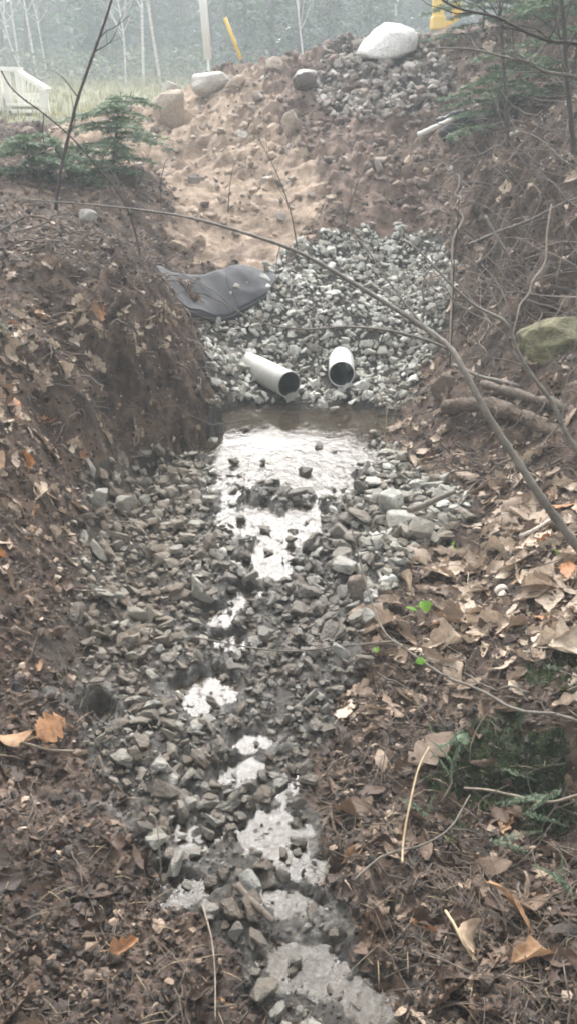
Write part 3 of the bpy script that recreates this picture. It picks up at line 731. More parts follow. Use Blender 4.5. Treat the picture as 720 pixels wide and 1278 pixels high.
# ------------------------------------------------------------------ leaves
def scatter_leaves():
    x, y = persp_sample(30000, 0.85, 9.5, 0.5); z, m = H(x, y, True)
    u, v = m['u'], m['v']
    p = np.full(len(x), 0.0)
    left = x < 0
    p = np.where(left & (v > 380), 0.22, p)
    p = np.where(left & (v > 365) & (v < 740) & (u < 215), 0.95, p); p = np.where(left & (v > 455) & (u > 125) & (v < 590), 0.5, p); p = np.where(left & (v > 365) & (v < 440) & (u < 250), 1.1, p)
    p = np.where(left & (v <= 380), 0.12, p)
    p = np.where(left & (v > 760) & (v < 1010), 0.07, p)
    p = np.where(left & (v > 1010), 0.17, p)
    p = np.where(~left, 0.34, p)
    p = np.where(~left & (v < 420), 0.42, p)
    p = np.where(~left & (v > 470) & (v < 800), 0.50, p)
    p = np.where(~left & (u > 560) & (v > 600) & (v < 860), 0.62, p)
    p = np.where((u > 470) & (u < 575) & (v > 490) & (v < 590), 0.7, p)
    p = np.where(m['moss'] > 0.5, 0.09, p)
    p = np.where(~left & (v > 1070), 0.38, p)
    p = np.where(m['gravel'] > 0.5, 0.006, p)
    p = np.where(m['sand'] > 0.5, 0.004, p); p = np.where(m['bank'] > 0.5, 0.015, p); p = np.where((u > 575) & (v < 150) & (y > 5), 1.3, p); p = np.where((~left) & (v > 840), p * 0.6, p)
    p = p * np.clip(0.75 + 0.9 * fbm(x * 3, y * 3, 3, 44), 0.12, 2.0)
    ok = rng.random(len(x)) < p * 0.55
    x, y, z, u, v = x[ok], y[ok], z[ok], u[ok], v[ok]; n = len(x)
    size = np.clip(rng.normal(0.064, 0.030, n), 0.020, 0.14) * np.where(y < 1.7, 0.82, 1.0) * np.where(x < 0, 0.95, 1.08) * np.where((x > 0.2) & (v > 590) & (v < 860), 1.28, 1.0)
    pr = rng.random(n); base = rng.normal(0.60, 0.16, n)
    base = np.where(x < 0, base - 0.20, base); base = np.where((x < 0) & (v > 350) & (v < 720) & (u < 230), base + 0.31, base)
    base = np.where((u > 560) & (v > 640) & (v < 860), base + 0.12, base)
    base = base - 0.17 * np.clip((v - 800) / 120, 0, 1); base = np.where(v > 980, base - 0.17, base); base = np.where((x < 0) & (v > 740), base - 0.08, base); base = np.where((x > 0) & (v < 420), base + 0.05, base); base = np.where((x > 0) & (v < 150), base + 0.14, base)
    rnd = np.where(pr < 0.035, rng.uniform(0.88, 1.0, n), np.clip(base, 0.02, 0.82))
    nr = normals(x, y, 0.05)
    mats = align(nr) @ rotz(rng.uniform(0, 6.28, n)) @ rotx(rng.normal(0, 0.42, n)) * size[:, None, None]
    mats[:, :, 2] *= rng.uniform(0.35, 1.1, n)[:, None]
    mats[:, :, 1] *= rng.uniform(0.5, 1.25, n)[:, None]
    which = rng.integers(0, len(LEAVES), n)
    locs = np.stack([x, y, z + size * rng.uniform(0.04, 0.2, n)], 1)
    dist = np.sqrt(x ** 2 + y ** 2 + (CAMZ - locs[:, 2]) ** 2)
    infr = (u > 5) & (u < 715) & (v < 1270) & (v > 60)
    score = size / dist * infr * (0.6 + rnd); order = np.argsort(-score); hero = order[:270]; rest = order[270:]
    me = merge('leaves', LEAVES, which[rest], mats[rest], locs[rest], dict(rnd=rnd[rest]), True)
    tag(link('leaf_litter', me, M['leaf']), kind='stuff')
    meshes = [s.mesh('dead_leaf', True) for s in LEAVES]
    for me_ in meshes: me_.materials.append(M['leaf'])
    for k in hero:
        o = bpy.data.objects.new('dead_leaf', meshes[which[k]]); COL.objects.link(o)
        mt = Matrix([list(map(float, r)) + [0] for r in mats[k]] + [[0, 0, 0, 1]]); mt.translation = locs[k]; o.matrix_world = mt
        tone = 'rust orange' if rnd[k] > 0.86 else 'pale tan' if rnd[k] > 0.6 else 'brown' if rnd[k] > 0.35 else 'dark wet'
        if x[k] < 0: where = 'on the muddy ground before the left bank' if v[k] > 720 else 'on the soil of the left bank'
        elif v[k] > 1040: where = 'below the mossy hummock in the near right corner'
        elif v[k] > 840: where = 'around the mossy hummock right of the stream'
        else: where = 'on the forest floor right of the stones'
        tag(o, f'{tone} dead leaf {where}', 'leaf', f'{tone} leaves {where}', rnd=float(rnd[k]))
scatter_leaves()
def scatter_crumbs():
    x, y = persp_sample(46000, 0.85, 8.5, 0.5); z, m = H(x, y, True); ok = (m['gravel'] < 0.5) & (m['sand'] < .5) & (m['bank'] < .5) & (m['moss'] < .5)
    ok &= rng.random(len(x)) < np.clip(0.6 + 0.9 * fbm(x * 4, y * 4, 3, 55), 0.1, 1)
    x, y, z = x[ok], y[ok], z[ok]; n = len(x)
    fr = []
    for k in range(8):
        r = random.Random(k); pts = [(math.cos(a) * r.uniform(.5, 1), math.sin(a) * r.uniform(.25, .8), r.uniform(-.25, .3)) for a in np.linspace(0, 6.28, 7)[:-1]]; fr.append(Shape([(0, 0, r.uniform(0, .3))] + pts, [(0, 1 + j, 1 + (j + 1) % 6) for j in range(6)]))
    s = np.clip(np.exp(rng.normal(math.log(0.0085), 0.5, n)), .003, .026) * (0.75 + 0.12 * y)
    mats = align(normals(x, y, .05)) @ rotz(rng.uniform(0, 6.28, n)) @ rotx(rng.normal(0, .7, n)) * s[:, None, None]
    rnd = np.clip(rng.normal(0.42, 0.24, n) + np.where(x > 0, 0.06, -0.04) - 0.16 * (y < 2), 0.02, 0.86)
    tag(link('leaf_crumb_litter', merge('crumbs', fr, rng.integers(0, 8, n), mats, np.stack([x, y, z + s * .35], 1), dict(rnd=rnd)), M['leaf']), kind='stuff')
scatter_crumbs()

# ------------------------------------------------------------------ twigs, roots, needles (nobody could count them)
def scatter_twigs():
    x, y = persp_sample(8000, 0.85, 8.0, 0.5); z, m = H(x, y, True)
    ok = (m['gravel'] < 0.5) & (m['sand'] < 0.5) & (m['bank'] < 0.5) & ((m['moss'] < .5) | (rng.random(len(x)) < .3)) & (rng.random(len(x)) < np.where((x < 0) & (m['v'] > 740), 0.28, np.where(x < 0, .6, .85))); x, y, z, u = x[ok], y[ok], z[ok], m['u'][ok]
    paths = []
    for k in range(len(x)):
        L = random.uniform(0.03, 0.16) * (1 + 0.12 * y[k]); a = random.uniform(0, 6.28); n = 5; el = random.gauss(0.05, 0.22)
        d = np.array([math.cos(a), math.sin(a)]); pts = []
        px, py = x[k], y[k]
        for j in range(n):
            pts.append((px, py)); d = d + np.array([random.gauss(0, 0.22), random.gauss(0, 0.22)]); d /= np.linalg.norm(d); px += d[0] * L / n; py += d[1] * L / n
        paths.append((pts, el, L, random.uniform(0.0005, 0.0019) * (2.0 if random.random() < .04 else 1) * (1 + 0.12 * y[k])))
    allp = np.array([p for pp in paths for p in pp[0]]); hz = H(allp[:, 0], allp[:, 1]); out = []; c = 0
    for pts, el, L, r in paths:
        zz = hz[c:c + 5]; c += 5; zz = np.maximum(zz, zz.max() - 0.02)
        arr = np.column_stack([np.array(pts), zz + 0.006 + np.maximum(0, el) * np.linspace(0, L, 5)]); out.append((arr, np.linspace(r, r * 0.5, 5)))
    tag(link('twig_litter', tube_mesh('twigs', out, 4), M['twig']), kind='stuff')
    # pale grass blades / needles
    x, y = persp_sample(2600, 0.85, 5.0, 0.5); z, m = H(x, y, True); ok = (m['gravel'] < 0.5) & (rng.random(len(x)) < 0.5)
    x, y, z = x[ok], y[ok], z[ok]; out = []
    for k in range(len(x)):
        L = random.uniform(0.03, 0.10); a = random.uniform(0, 6.28); e = random.uniform(0.1, 0.8)
        p0 = np.array([x[k], y[k], z[k]]); d = np.array([math.cos(a) * math.cos(e), math.sin(a) * math.cos(e), math.sin(e)])
        pts = [p0 + d * L * t - np.array([0, 0, 0.35 * L * t * t]) for t in np.linspace(0, 1, 4)]
        out.append((pts, np.linspace(0.0009, 0.0003, 4)))
    tag(link('dry_grass_litter', tube_mesh('straws', out, 3), M['straw']), kind='stuff')
    # hanging root fibres on the broken bank faces
    out = []
    def roots(ua, ub, va, vb, n, Lm, ylo, yhi, dn=0.9):
        xs, ys = persp_sample(n * 14, ylo, yhi, 0.5); zs, mm = H(xs, ys, True)
        k = (mm['u'] > ua) & (mm['u'] < ub) & (mm['v'] > va) & (mm['v'] < vb) & (mm['gravel'] < 0.5)
        xs, ys, zs = xs[k][:n], ys[k][:n], zs[k][:n]
        for i in range(len(xs)):
            L = random.uniform(0.3, 1.0) * Lm; p = np.array([xs[i], ys[i], zs[i] + 0.02]); a = random.uniform(0, 6.28)
            d = np.array([math.cos(a) * 0.8, math.sin(a) * 0.6 - 0.35, random.uniform(-0.2, 0.5)]); pts = [p]
            for j in range(7):
                d = d / np.linalg.norm(d) + np.array([random.gauss(0, .3), random.gauss(0, .3), random.gauss(0, .25) - 0.22 * dn]); p = p + d / np.linalg.norm(d) * L / 7; pts.append(p)
            r = random.uniform(0.0015, 0.006); out.append((spline(pts, 2), np.linspace(r, r * 0.3, 15)))
    roots(60, 275, 270, 580, 380, 0.26, 3.0, 5.6)
    roots(0, 150, 150, 330, 120, 0.30, 4.0, 7.0)
    roots(555, 760, 120, 420, 420, 0.5, 4.2, 8.0)
    roots(560, 760, 480, 610, 160, 0.30, 3.0, 4.4)
    tag(link('root_tangle', tube_mesh('roots', out, 4), M['root']), kind='stuff')
    out = []
    xs, ys = persp_sample(9000, 4.0, 8.8, 0.5); zs, mm = H(xs, ys, True); k = (mm['u'] > 560) & (mm['u'] < 800) & (mm['v'] > 60) & (mm['v'] < 430) & (mm['gravel'] < .5); xs, ys, zs = xs[k][:260], ys[k][:260], zs[k][:260]
    for i in range(len(xs)):
        L = random.uniform(.15, .75); a = random.uniform(0, 6.28); p = np.array([xs[i], ys[i], zs[i]]); d = np.array([math.cos(a) * .8, math.sin(a) * .5, random.uniform(.05, 1.0)]); pts = [p]
        for j in range(6): d = d / np.linalg.norm(d) + np.array([random.gauss(0, .2), random.gauss(0, .2), random.gauss(-.05, .2)]); p = p + d / np.linalg.norm(d) * L / 6; pts.append(p)
        r = random.uniform(.0015, .0055); out.append((spline(pts, 2), np.linspace(r, r * .35, 13)))
    tag(link('brush_tangle', tube_mesh('brush', out, 4), M['brush']), kind='stuff')
    # moss strands on the hummock
    x, y = persp_sample(90000, 1.2, 2.7, 0.5); z, m = H(x, y, True); ok = m['moss'] > 0.5
    x, y, z = x[ok][:12000], y[ok][:12000], z[ok][:12000]; n = len(x); s = rng.uniform(0.008, 0.024, n)
    bl = Shape([(-.12, 0, 0), (.12, 0, 0), (0.02, 0.25, 1)], [(0, 1, 2)])
    mats = align(normals(x, y, .05)) @ rotz(rng.uniform(0, 6.28, n)) @ rotx(rng.normal(0, 0.6, n)) * s[:, None, None]
    tag(link('moss', merge('moss', [bl], np.zeros(n, int), mats, np.stack([x, y, z], 1), dict(rnd=rng.random(n))), M['mossgreen']), kind='stuff')
scatter_twigs()

# ------------------------------------------------------------------ far meadow grass
def far_grass():
    n = 9000; y = rng.uniform(11, 34, n); x = rng.uniform(-0.5, 0.05, n) * (y + 3); z = H(x, y); s = rng.uniform(0.08, 0.26, n)
    bl = Shape([(-.05, 0, 0), (.05, 0, 0), (0.02, 0.2, 1), (-.2, .1, 0), (-.12, .1, 0), (-.35, .1, .8)], [(0, 1, 2), (3, 4, 5)])
    mats = rotz(rng.uniform(0, 6.28, n)) * s[:, None, None]
    tag(link('meadow_grass', merge('grass', [bl], np.zeros(n, int), mats, np.stack([x, y, z - .01], 1), dict(rnd=rng.random(n))), M['grass']), kind='stuff')
far_grass()

# ------------------------------------------------------------------ drain pipes
def pipe(mouth, back, r, mat, label):
    r = r * 1.07
    mouth, back = Vector(mouth), Vector(back); ax = (mouth - back); L = ax.length; seg = 48
    root = empty('drain_pipe', mouth, label, 'pipe', 'drain pipes')
    q = Vector((0, 0, 1)).rotation_difference(ax.normalized())
    root.rotation_mode = 'QUATERNION'; root.rotation_quaternion = q
    def lathe(prof):
        vs, fs = [], []
        for (rr, zz) in prof:
            for k in range(seg): a = 2 * math.pi * k / seg; vs.append((rr * math.cos(a), rr * math.sin(a), zz))
        for i in range(len(prof) - 1):
            for k in range(seg): a, b = i * seg + k, i * seg + (k + 1) % seg; fs.append((a, b, b + seg, a + seg))
        return Shape(vs, fs)
    w = 0.005
    link('outer_wall', lathe([(r, -L), (r, -0.002), (r - 0.001, 0.0), (r - w, 0.0), (r - w - 0.0005, -0.012)]).mesh('pipe_wall', True), mat, root)
    link('bore', lathe([(r - w - 0.0007, -0.010), (r - w - 0.0007, -0.24), (0.001, -0.24)]).mesh('pipe_bore', True), M['bore_shade'], root)  # dark lining and closed end stand in for shade deep in the pipe
    return root
pm1 = P(361, 480, 4.72); pm2 = P(426, 467, 4.86)
pipe(pm1, pm1 + Vector((-0.48, 0.80, -0.01)), 0.072, M['pvcdirty'], 'grimy off-white drain pipe slanting out of the gravel slope above the pool')
pipe(pm2, pm2 + Vector((0.035, 0.72, -0.02)), 0.072, M['pvc'], 'clean white drain pipe pointing straight towards the viewer from the gravel')

# ------------------------------------------------------------------ geotextile
def fabric():
    c = [(197,353),(293,343),(354,348),(322,383),(262,384),(236,402)]
    A0 = [P(196,350,5.45), P(250,346,5.62), P(300,343,5.80), P(352,350,5.80)]
    B0 = [P(222,400,5.10), P(262,392,5.28), P(296,388,5.42), P(334,376,5.56)]
    nu, nv = 46, 22; vs = []; a = spline(A0, 15); b = spline(B0, 15); nu = len(a)
    for i in range(nu):
        for j in range(nv):
            t = j / (nv - 1); p = a[i] * (1 - t) + b[i] * t
            p = p + 0
            vs.append(p)
    vs = np.array(vs); g = H(vs[:, 0], vs[:, 1]); uu = np.repeat(np.linspace(0, 1, nu), nv); tt = np.tile(np.linspace(0, 1, nv), nu)
    vs[:, 2] = Hbase(vs[:, 0], vs[:, 1]) + 0.034 + 0.014 * (1 - np.abs(fbm(vs[:, 0] * 3 + vs[:, 1] * 2.2, vs[:, 1] * 2.5, 2, 71)) * 2.2) + 0.004 * fbm(vs[:, 0] * 17, vs[:, 1] * 9, 2, 73)
    # the near left lip stands open over a dark fold
    lip = np.exp(-((uu - 0.22) / 0.14) ** 2) * np.clip((tt - 0.62) / 0.38, 0, 1); vs[:, 2] += 0.055 * lip
    fs = [(i * nv + j, (i + 1) * nv + j, (i + 1) * nv + j + 1, i * nv + j + 1) for i in range(nu - 1) for j in range(nv - 1)]
    root = link('fabric_sheet', Shape(vs, fs).mesh('sheet', True), M['fabric']); tag(root, 'dark grey sheet of landscape fabric lying folded on the gravel beside the left bank', 'fabric sheet')
    md = root.modifiers.new('thick', 'SOLIDIFY'); md.thickness = 0.006
    # folded-over black edge along the near side
    e = [v for v in spline([np.array(p) for p in B0], 15)]; e = np.array(e); gz = H(e[:, 0], e[:, 1])
    prof = []
    for k in range(nu):
        base = vs[k * nv + nv - 1]
        for (dy, dz) in ((0.010, 0.002), (-0.012, -0.004), (-0.020, -0.020), (-0.010, -0.040), (0.03, -0.05)): prof.append((base[0] + 0.3 * dy, base[1] + dy, base[2] + dz))
    fs = [(i * 5 + j, (i + 1) * 5 + j, (i + 1) * 5 + j + 1, i * 5 + j + 1) for i in range(nu - 1) for j in range(4)]
    link('folded_edge', Shape(prof, fs).mesh('fold', True), M['fabricback'], root)
fabric()

# ------------------------------------------------------------------ boulders and rocks worth naming
def rock(u, v, Y, w_px, h_px, label, mat, seed, depth=1.0, sink=0.3, name='boulder', rot=0, tilt=0, rnd=0.5, mud=0.0, sub=4, cat=None, wet=0.0, z=None):
    p = P(u, v, Y); d = (p - Vector((0, 0, CAMZ))).length
    sx = w_px / 2 / F_PX * d; sz = h_px / 2 / F_PX * d
    if name in ('cobble',):
        sh = stone_shape(seed + 500, 15, bev=0.06); q = sh.v - (sh.v.max(0) + sh.v.min(0)) / 2; sh.v = q / np.abs(q).max(0) * np.array([sx, sx * depth, sz]) * 1.05
        o = link(name, sh.mesh(name, False), mat)
    else:
        sh = boulder_shape(seed, (sx * 1.08, sx * depth, sz * 1.08), sub); o = link(name, sh.mesh(name, True), mat)

    o.location = (p.x, p.y + sx * depth * 0.3, p.z); o.rotation_euler = (0, tilt, rot)
    tag(o, label, cat or name.replace('_', ' '), rnd=rnd, mud=mud, wet=wet); return o
def quad_boulder():
    # the big pale boulder on the mound: wedge with a flat sloping top
    prof = [(443,70),(452,55),(466,40),(480,31),(500,33),(515,40),(520,50),(518,66),(500,76),(470,78),(450,76)]
    Yc = 9.45; pts = [P(a, b - 3, Yc) for a, b in prof]; c = sum(pts, Vector()) / len(pts)
    rings = []; bm = bmesh.new()
    for (dy, s, up) in ((-0.34, 0.35, -0.1), (-0.28, 0.72, -0.05), (-0.14, 0.95, -0.01), (0.0, 1.0, 0), (0.2, 0.93, 0.0), (0.33, 0.6, 0)):
        rings.append([bm.verts.new(c + (p - c) * s + Vector((0, dy, up))) for p in pts])
    n = len(pts)
    for a, b in zip(rings, rings[1:]):
        for k in range(n): bm.faces.new((a[k], a[(k + 1) % n], b[(k + 1) % n], b[k]))
    bm.faces.new(rings[0][::-1]); bm.faces.new(rings[-1])
    bmesh.ops.recalc_face_normals(bm, faces=bm.faces)
    bmesh.ops.subdivide_edges(bm, edges=bm.edges, cuts=2, use_grid_fill=True)
    for v in bm.verts: v.co += Vector((mnoise.noise(v.co * 5), mnoise.noise(v.co * 5 + Vector((9, 0, 0))), mnoise.noise(v.co * 5 + Vector((0, 9, 0))))) * 0.02
    for f in bm.faces: f.smooth = True
    me = bpy.data.meshes.new('boulder'); bm.to_mesh(me); bm.free()
    tag(link('boulder', me, M['paleboulder']), 'large chalk-white boulder perched on top of the grey rubble mound', 'boulder', rnd=0.95)
quad_boulder()
rock(265,104,9.7,52,28,'pale tan rounded boulder on the crest below the white pole', M['paleboulder'], 5, 0.8, rnd=0.35, mud=0.1)
rock(211,134,9.2,42,44,'tan boulder with a dark undercut face at the left end of the crest', M['brownstone'], 6, 0.8, rnd=0.85, mud=0.2, tilt=0.3)
rock(214,112,9.6,16,20,'small pointed pale rock on the tan crest boulder', M['paleboulder'], 8, 0.9, rnd=0.2)
rock(344,84,9.5,26,20,'tan rock on the crest between the two pale boulders', M['brownstone'], 12, 0.9, rnd=0.95)
rock(331,102,9.3,16,12,'pale cobble just under the tan crest rock', M['paleboulder'], 13, 0.9, rnd=0.2)
rock(302,106,9.4,34,20,'lumpy yellowish rock beside the rounded tan boulder', M['brownstone'], 14, 0.9, rnd=0.98)
rock(364,156,8.1,22,30,'upright pale brown rock half buried in the dirt bank', M['brownstone'], 15, 0.8, rnd=0.8)
rock(450,120,8.6,22,16,'brown stone with a dark hollow below, middle of the rubble mound', M['brownstone'], 16, 0.9, rnd=0.6)
rock(380,102,8.9,30,24,'blackish rock at the left foot of the rubble mound', M['brownstone'], 17, 0.8, rnd=0.0, mud=0.0, wet=0.8)
rock(302,168,8.2,13,9,'small white stone in the sandy cut', M['paleboulder'], 18, 0.8, rnd=0.8)
rock(706,440,4.05,124,68,'olive mossy rock jutting from the right bank', M['moss'], 43, 0.7, tilt=-0.12, sub=5)
rock(545,353,5.75,32,22,'reddish brown stone at the right edge of the gravel slope', M['redstone'] if 'redstone' in M else M['brownstone'], 22, 0.9, rnd=0.3)
rock(553,487,4.45,34,40,'mossy grey-brown stone standing where gravel meets right bank', M['brownstone'], 23, 0.6, rnd=0.4, mud=0.3)
rock(108,270,5.6,24,15,'oval pale stone on top of the left bank', M['paleboulder'], 24, 0.7, rnd=0.1)
rock(451,481,4.72,19,15,'flat round white stone beside the clean drain pipe', M['paleboulder'], 25, 0.5, rnd=0.9, name='round_stone', sub=3)
rock(646,167,6.4,17,9,'pale oval stone in the dark roots of the right bank', M['paleboulder'], 26, 0.8, rnd=0.1, name='round_stone', sub=3)
rock(292,1003,1.72,25,44,'pointed greenish grey slab standing upright in the near stones', M['stone'], 27, 0.35, rnd=0.55, name='stone_slab', sub=3, wet=0.2)
rock(342,868,2.12,52,24,'long tan-grey stone in mid-stream above the pointed slab', M['stone'], 28, 0.8, rnd=0.75, mud=0.2, name='cobble', sub=3)
rock(286,915,1.95,40,30,'brown-grey blocky cobble above the pointed slab', M['stone'], 29, 0.8, rnd=0.3, mud=0.6, name='cobble', sub=3, wet=0.4)
rock(345,975,1.76,32,24,'domed brown cobble right of the pointed slab', M['brownstone'], 30, 0.9, rnd=0.3, name='cobble', sub=3, wet=0.4)
rock(500,655,3.08,34,26,'squared pale grey stone on the right gravel shoulder', M['stone'], 31, 0.8, rnd=0.85, mud=.2, name='cobble', sub=3)
rock(488,628,3.2,30,28,'blocky light grey stone touching the squared pale stone', M['stone'], 32, 0.8, rnd=0.85, name='cobble', sub=3)
rock(524,662,3.0,30,24,'angular grey stone at the edge of the leaf litter', M['stone'], 33, 0.8, rnd=0.55, mud=.3, name='cobble', sub=3)
rock(446,735,2.66,26,36,'reddish grey upright stone beside the drooping twig', M['brownstone'], 34, 0.7, rnd=0.6, name='cobble', sub=3)
rock(483,728,2.7,22,20,'whitish stone on the lower right gravel shoulder', M['stone'], 35, 0.8, rnd=1.0, name='cobble', sub=3)
rock(125,622,3.05,20,22,'pale pointed stone at the foot of the left bank', M['stone'], 36, 0.8, rnd=0.85, mud=.35, name='cobble', sub=3)
rock(156,628,3.1,20,16,'light cobble next to the pale pointed stone', M['stone'], 37, 0.8, rnd=0.72, mud=.4, name='cobble', sub=3)
rock(276,692,2.86,15,14,'single white wet stone standing in the bright water', M['paleboulder'], 38, 0.8, rnd=0.8, name='cobble', sub=3)
rock(381,591,3.68,17,13,'lone black stone poking out of the bright water', M['brownstone'], 39, 0.8, rnd=0.0, name='cobble', sub=3, wet=1.0, z=0)

# ------------------------------------------------------------------ branches and saplings
def branch(name, label, cat, stem, r0, r1, mat, subs=(), twigs=0, tl=0.25, seed=1, sides=8, group=None, extra=0, wob=0.0):
    """stem: [(u,v,Y)...] measured points; subs: [(points, r0, r1)]; twigs: random side twigs"""
    rr = random.Random(seed); paths = []
    pts = spline([P(*p) for p in stem], 8)
    if wob: pts = pts + np.array([[rr.gauss(0, wob) for _ in range(3)] for _ in pts])
    if pts[:, 1].max() < 4.3 and name not in ('upright_stalk',):
        g_ = H(pts[:, 0], pts[:, 1]); zz_ = np.maximum(pts[:, 2], g_ + 0.03); kz = np.ones(9) / 9; pts[:, 2] = np.convolve(np.pad(zz_, 4, 'edge'), kz, 'valid') + 0.006
    rad = np.linspace(r0, r1, len(pts)) * (1 + 0.10 * np.sin(np.arange(len(pts)) * 1.9)); paths.append((pts, rad))
    root = np.array(pts[0])
    for (sp_, a, b) in subs:
        q = spline([P(*p) for p in sp_], 7)
        if q[:, 1].max() < 4.3: q[:, 2] = np.maximum(q[:, 2], H(q[:, 0], q[:, 1]) + 0.03)
        paths.append((q, np.linspace(a, b, len(q))))
    for _ in range(twigs):
        src, sr = rr.choice(paths[:1 + len(subs)]); k = rr.randint(len(src) // 5, len(src) - 2); p = np.array(src[k]); t = src[min(k + 1, len(src) - 1)] - src[k - 1]; t /= max(1e-6, np.linalg.norm(t))
        d = t + np.array([rr.gauss(0, .7), rr.gauss(0, .5), rr.gauss(0.25, .7)]); d /= np.linalg.norm(d); L = tl * rr.uniform(0.4, 1.2); tp = [p]
        for j in range(4): d = d + np.array([rr.gauss(0, .22), rr.gauss(0, .2), rr.gauss(0.05, .22)]); d /= np.linalg.norm(d); p = p + d * L / 4; tp.append(p)
        r = min(sr[k] * 0.55, 0.0035); q = spline(tp, 3); paths.append((q, np.linspace(r, r * 0.35, len(q))))
    paths = [(np.asarray(a) - root, b) for a, b in paths]
    o = link(name, tube_mesh(name, paths, sides), mat, None, root); tag(o, label, cat, group); return o

branch('bent_sapling', 'long grey sapling arching from the right edge over the pipes to the left bank', 'sapling',
    [(800,800,2.05),(760,735,2.15),(720,688,2.22),(675,622,2.3),(640,572,2.4),(605,515,2.5),(578,462,2.62),(558,434,2.72),(520,405,2.85),(470,374,3.0),(420,343,3.1),(370,315,3.2),(320,298,3.3),(260,279,3.4),(200,267,3.5),(120,258,3.65),(25,250,3.8)],
    0.0152, 0.0026, M['greybark'],
    [([(560,436,2.71),(530,424,2.75),(480,412,2.8),(430,408,2.85),(380,411,2.9),(330,404,2.95),(300,390,3.0),(265,362,3.05),(215,335,3.1)], 0.0052, 0.0012),
     ([(548,428,2.74),(510,385,2.9),(480,345,3.0),(455,308,3.1),(430,283,3.2),(415,240,3.3)], 0.0045, 0.001),
     ([(372,316,3.2),(362,262,3.22),(345,215,3.25),(326,178,3.3),(313,142,3.3)], 0.003, 0.0008),
     ([(430,283,3.2),(440,245,3.22),(452,215,3.25),(466,195,3.25)], 0.0028, 0.0008),
     ([(350,306,3.25),(345,330,3.22),(352,352,3.2),(385,385,3.2)], 0.002, 0.0008),
     ([(167,262,3.57),(152,235,3.6),(140,215,3.62),(130,196,3.65)], 0.002, 0.0008),
     ([(590,488,2.56),(600,440,2.6),(572,390,2.65),(550,350,2.7),(520,318,2.75)], 0.003, 0.0008)], twigs=26, tl=0.22, seed=4)
branch('leaning_sapling', 'forked grey sapling leaning left between the arching sapling and the right edge', 'sapling',
    [(790,650,2.6),(745,600,2.7),(708,545,2.8),(688,505,2.88),(660,465,2.95),(645,440,3.0),(636,412,3.05),(622,398,3.1),(590,383,3.2),(556,350,3.3),(530,322,3.4),(505,300,3.5)],
    0.010, 0.003, M['greybark'],
    [([(640,425,3.02),(632,380,3.1),(618,350,3.2),(600,330,3.3)], 0.0035, 0.001), ([(700,530,2.82),(706,480,2.9),(716,440,2.95),(720,400,3.0)], 0.003, 0.001)], twigs=16, tl=0.25, seed=8)
branch('bare_sapling', 'thin dark bare sapling rising into the haze beside the left evergreen', 'sapling',
    [(70,262,5.2),(76,215,5.2),(86,170,5.2),(98,122,5.2),(118,65,5.2),(132,25,5.2),(146,-20,5.2)], 0.011, 0.0055, M['darktwig'],
    [([(98,122,5.2),(82,100,5.2),(70,90,5.2)], 0.004, 0.001), ([(118,65,5.2),(140,50,5.25),(152,20,5.25)], 0.004, 0.001)], twigs=8, tl=0.3, seed=9)
branch('dead_branch', 'dark branch sloping down from the steps across the left bank', 'branch',
    [(2,88,4.6),(12,106,4.6),(28,122,4.6),(58,144,4.6),(90,172,4.6),(120,206,4.6),(152,246,4.6),(168,285,4.7),(175,318,4.85)], 0.0035, 0.0045, M['darktwig'], [([(55,142,4.6),(55,175,4.6),(70,215,4.6),(105,240,4.6)], 0.003, 0.001)], twigs=6, seed=10)
branch('crooked_twig', 'bleached zigzag twig standing beside the gravel top', 'twig',
    [(561,455,4.0),(562,400,4.0),(563,340,4.0),(565,300,4.0),(577,274,4.0),(568,258,4.0),(575,248,4.0),(567,246,4.0),(572,232,4.0),(572,218,4.0)], 0.0048, 0.0035, M['paletwig'], seed=11)
branch('crooked_twig', 'bleached kinked twig hanging above the mossy rock', 'twig',
    [(688,252,3.8),(682,290,3.8),(679,330,3.8),(664,352,3.8),(659,368,3.8),(648,382,3.8),(644,400,3.8),(639,420,3.85),(640,440,4.1)], 0.0042, 0.0038, M['paletwig'], seed=12)
branch('upright_twig', 'dark straight twig in front of the right root mass', 'twig', [(560,470,3.9),(564,400,3.9),(566,330,3.9),(570,290,3.9),(573,240,3.9)], 0.004, 0.0018, M['darktwig'], twigs=3, seed=13)
branch('drooping_twig', 'long thin stem trailing from the stones down to the right edge', 'branch',
    [(428,605,2.75),(436,650,2.7),(448,700,2.6),(462,750,2.45),(480,795,2.3),(503,828,2.22),(545,858,2.1),(590,895,1.98),(640,925,1.85),(690,948,1.78),(740,966,1.72)], 0.0022, 0.0052, M['greybark'],
    [([(480,795,2.3),(520,835,2.2),(570,870,2.1),(600,905,2.0),(650,928,1.9)], 0.002, 0.0035)], twigs=5, tl=0.12, seed=14)
branch('fallen_twig', 'thin grey twig lying across the stones of mid-stream', 'twig', [(240,815,2.28),(300,826,2.26),(370,831,2.24),(430,836,2.24),(492,834,2.26)], 0.0026, 0.0034, M['greybark'], twigs=3, tl=.08, seed=15)
branch('pale_stick', 'pale grey stick lying over the mossy hummock to the right edge', 'stick', [(578,986,1.66),(610,988,1.65),(640,996,1.64),(680,1006,1.63),(740,1012,1.62)], 0.0028, 0.0045, M['midtwig'], seed=16)
branch('dry_stalk', 'straight yellow straw stalk leaning before the mossy hummock', 'stalk', [(499,1108,1.38),(503,1050,1.44),(512,1000,1.52),(522,960,1.6),(535,934,1.66)], 0.0030, 0.0020, M['straw'], seed=17)
branch('arching_twig', 'thin brown twig arching under the mossy hummock', 'twig', [(440,1122,1.34),(478,1088,1.40),(520,1062,1.45),(560,1036,1.5),(586,994,1.6)], 0.0030, 0.0018, M['greybark'], twigs=3, tl=.08, seed=18)
branch('fallen_stick', 'brown stick leaning on leaves below the mossy hummock', 'stick', [(554,1148,1.28),(570,1182,1.22),(590,1218,1.15)], 0.0032, 0.003, M['straw'], seed=19)
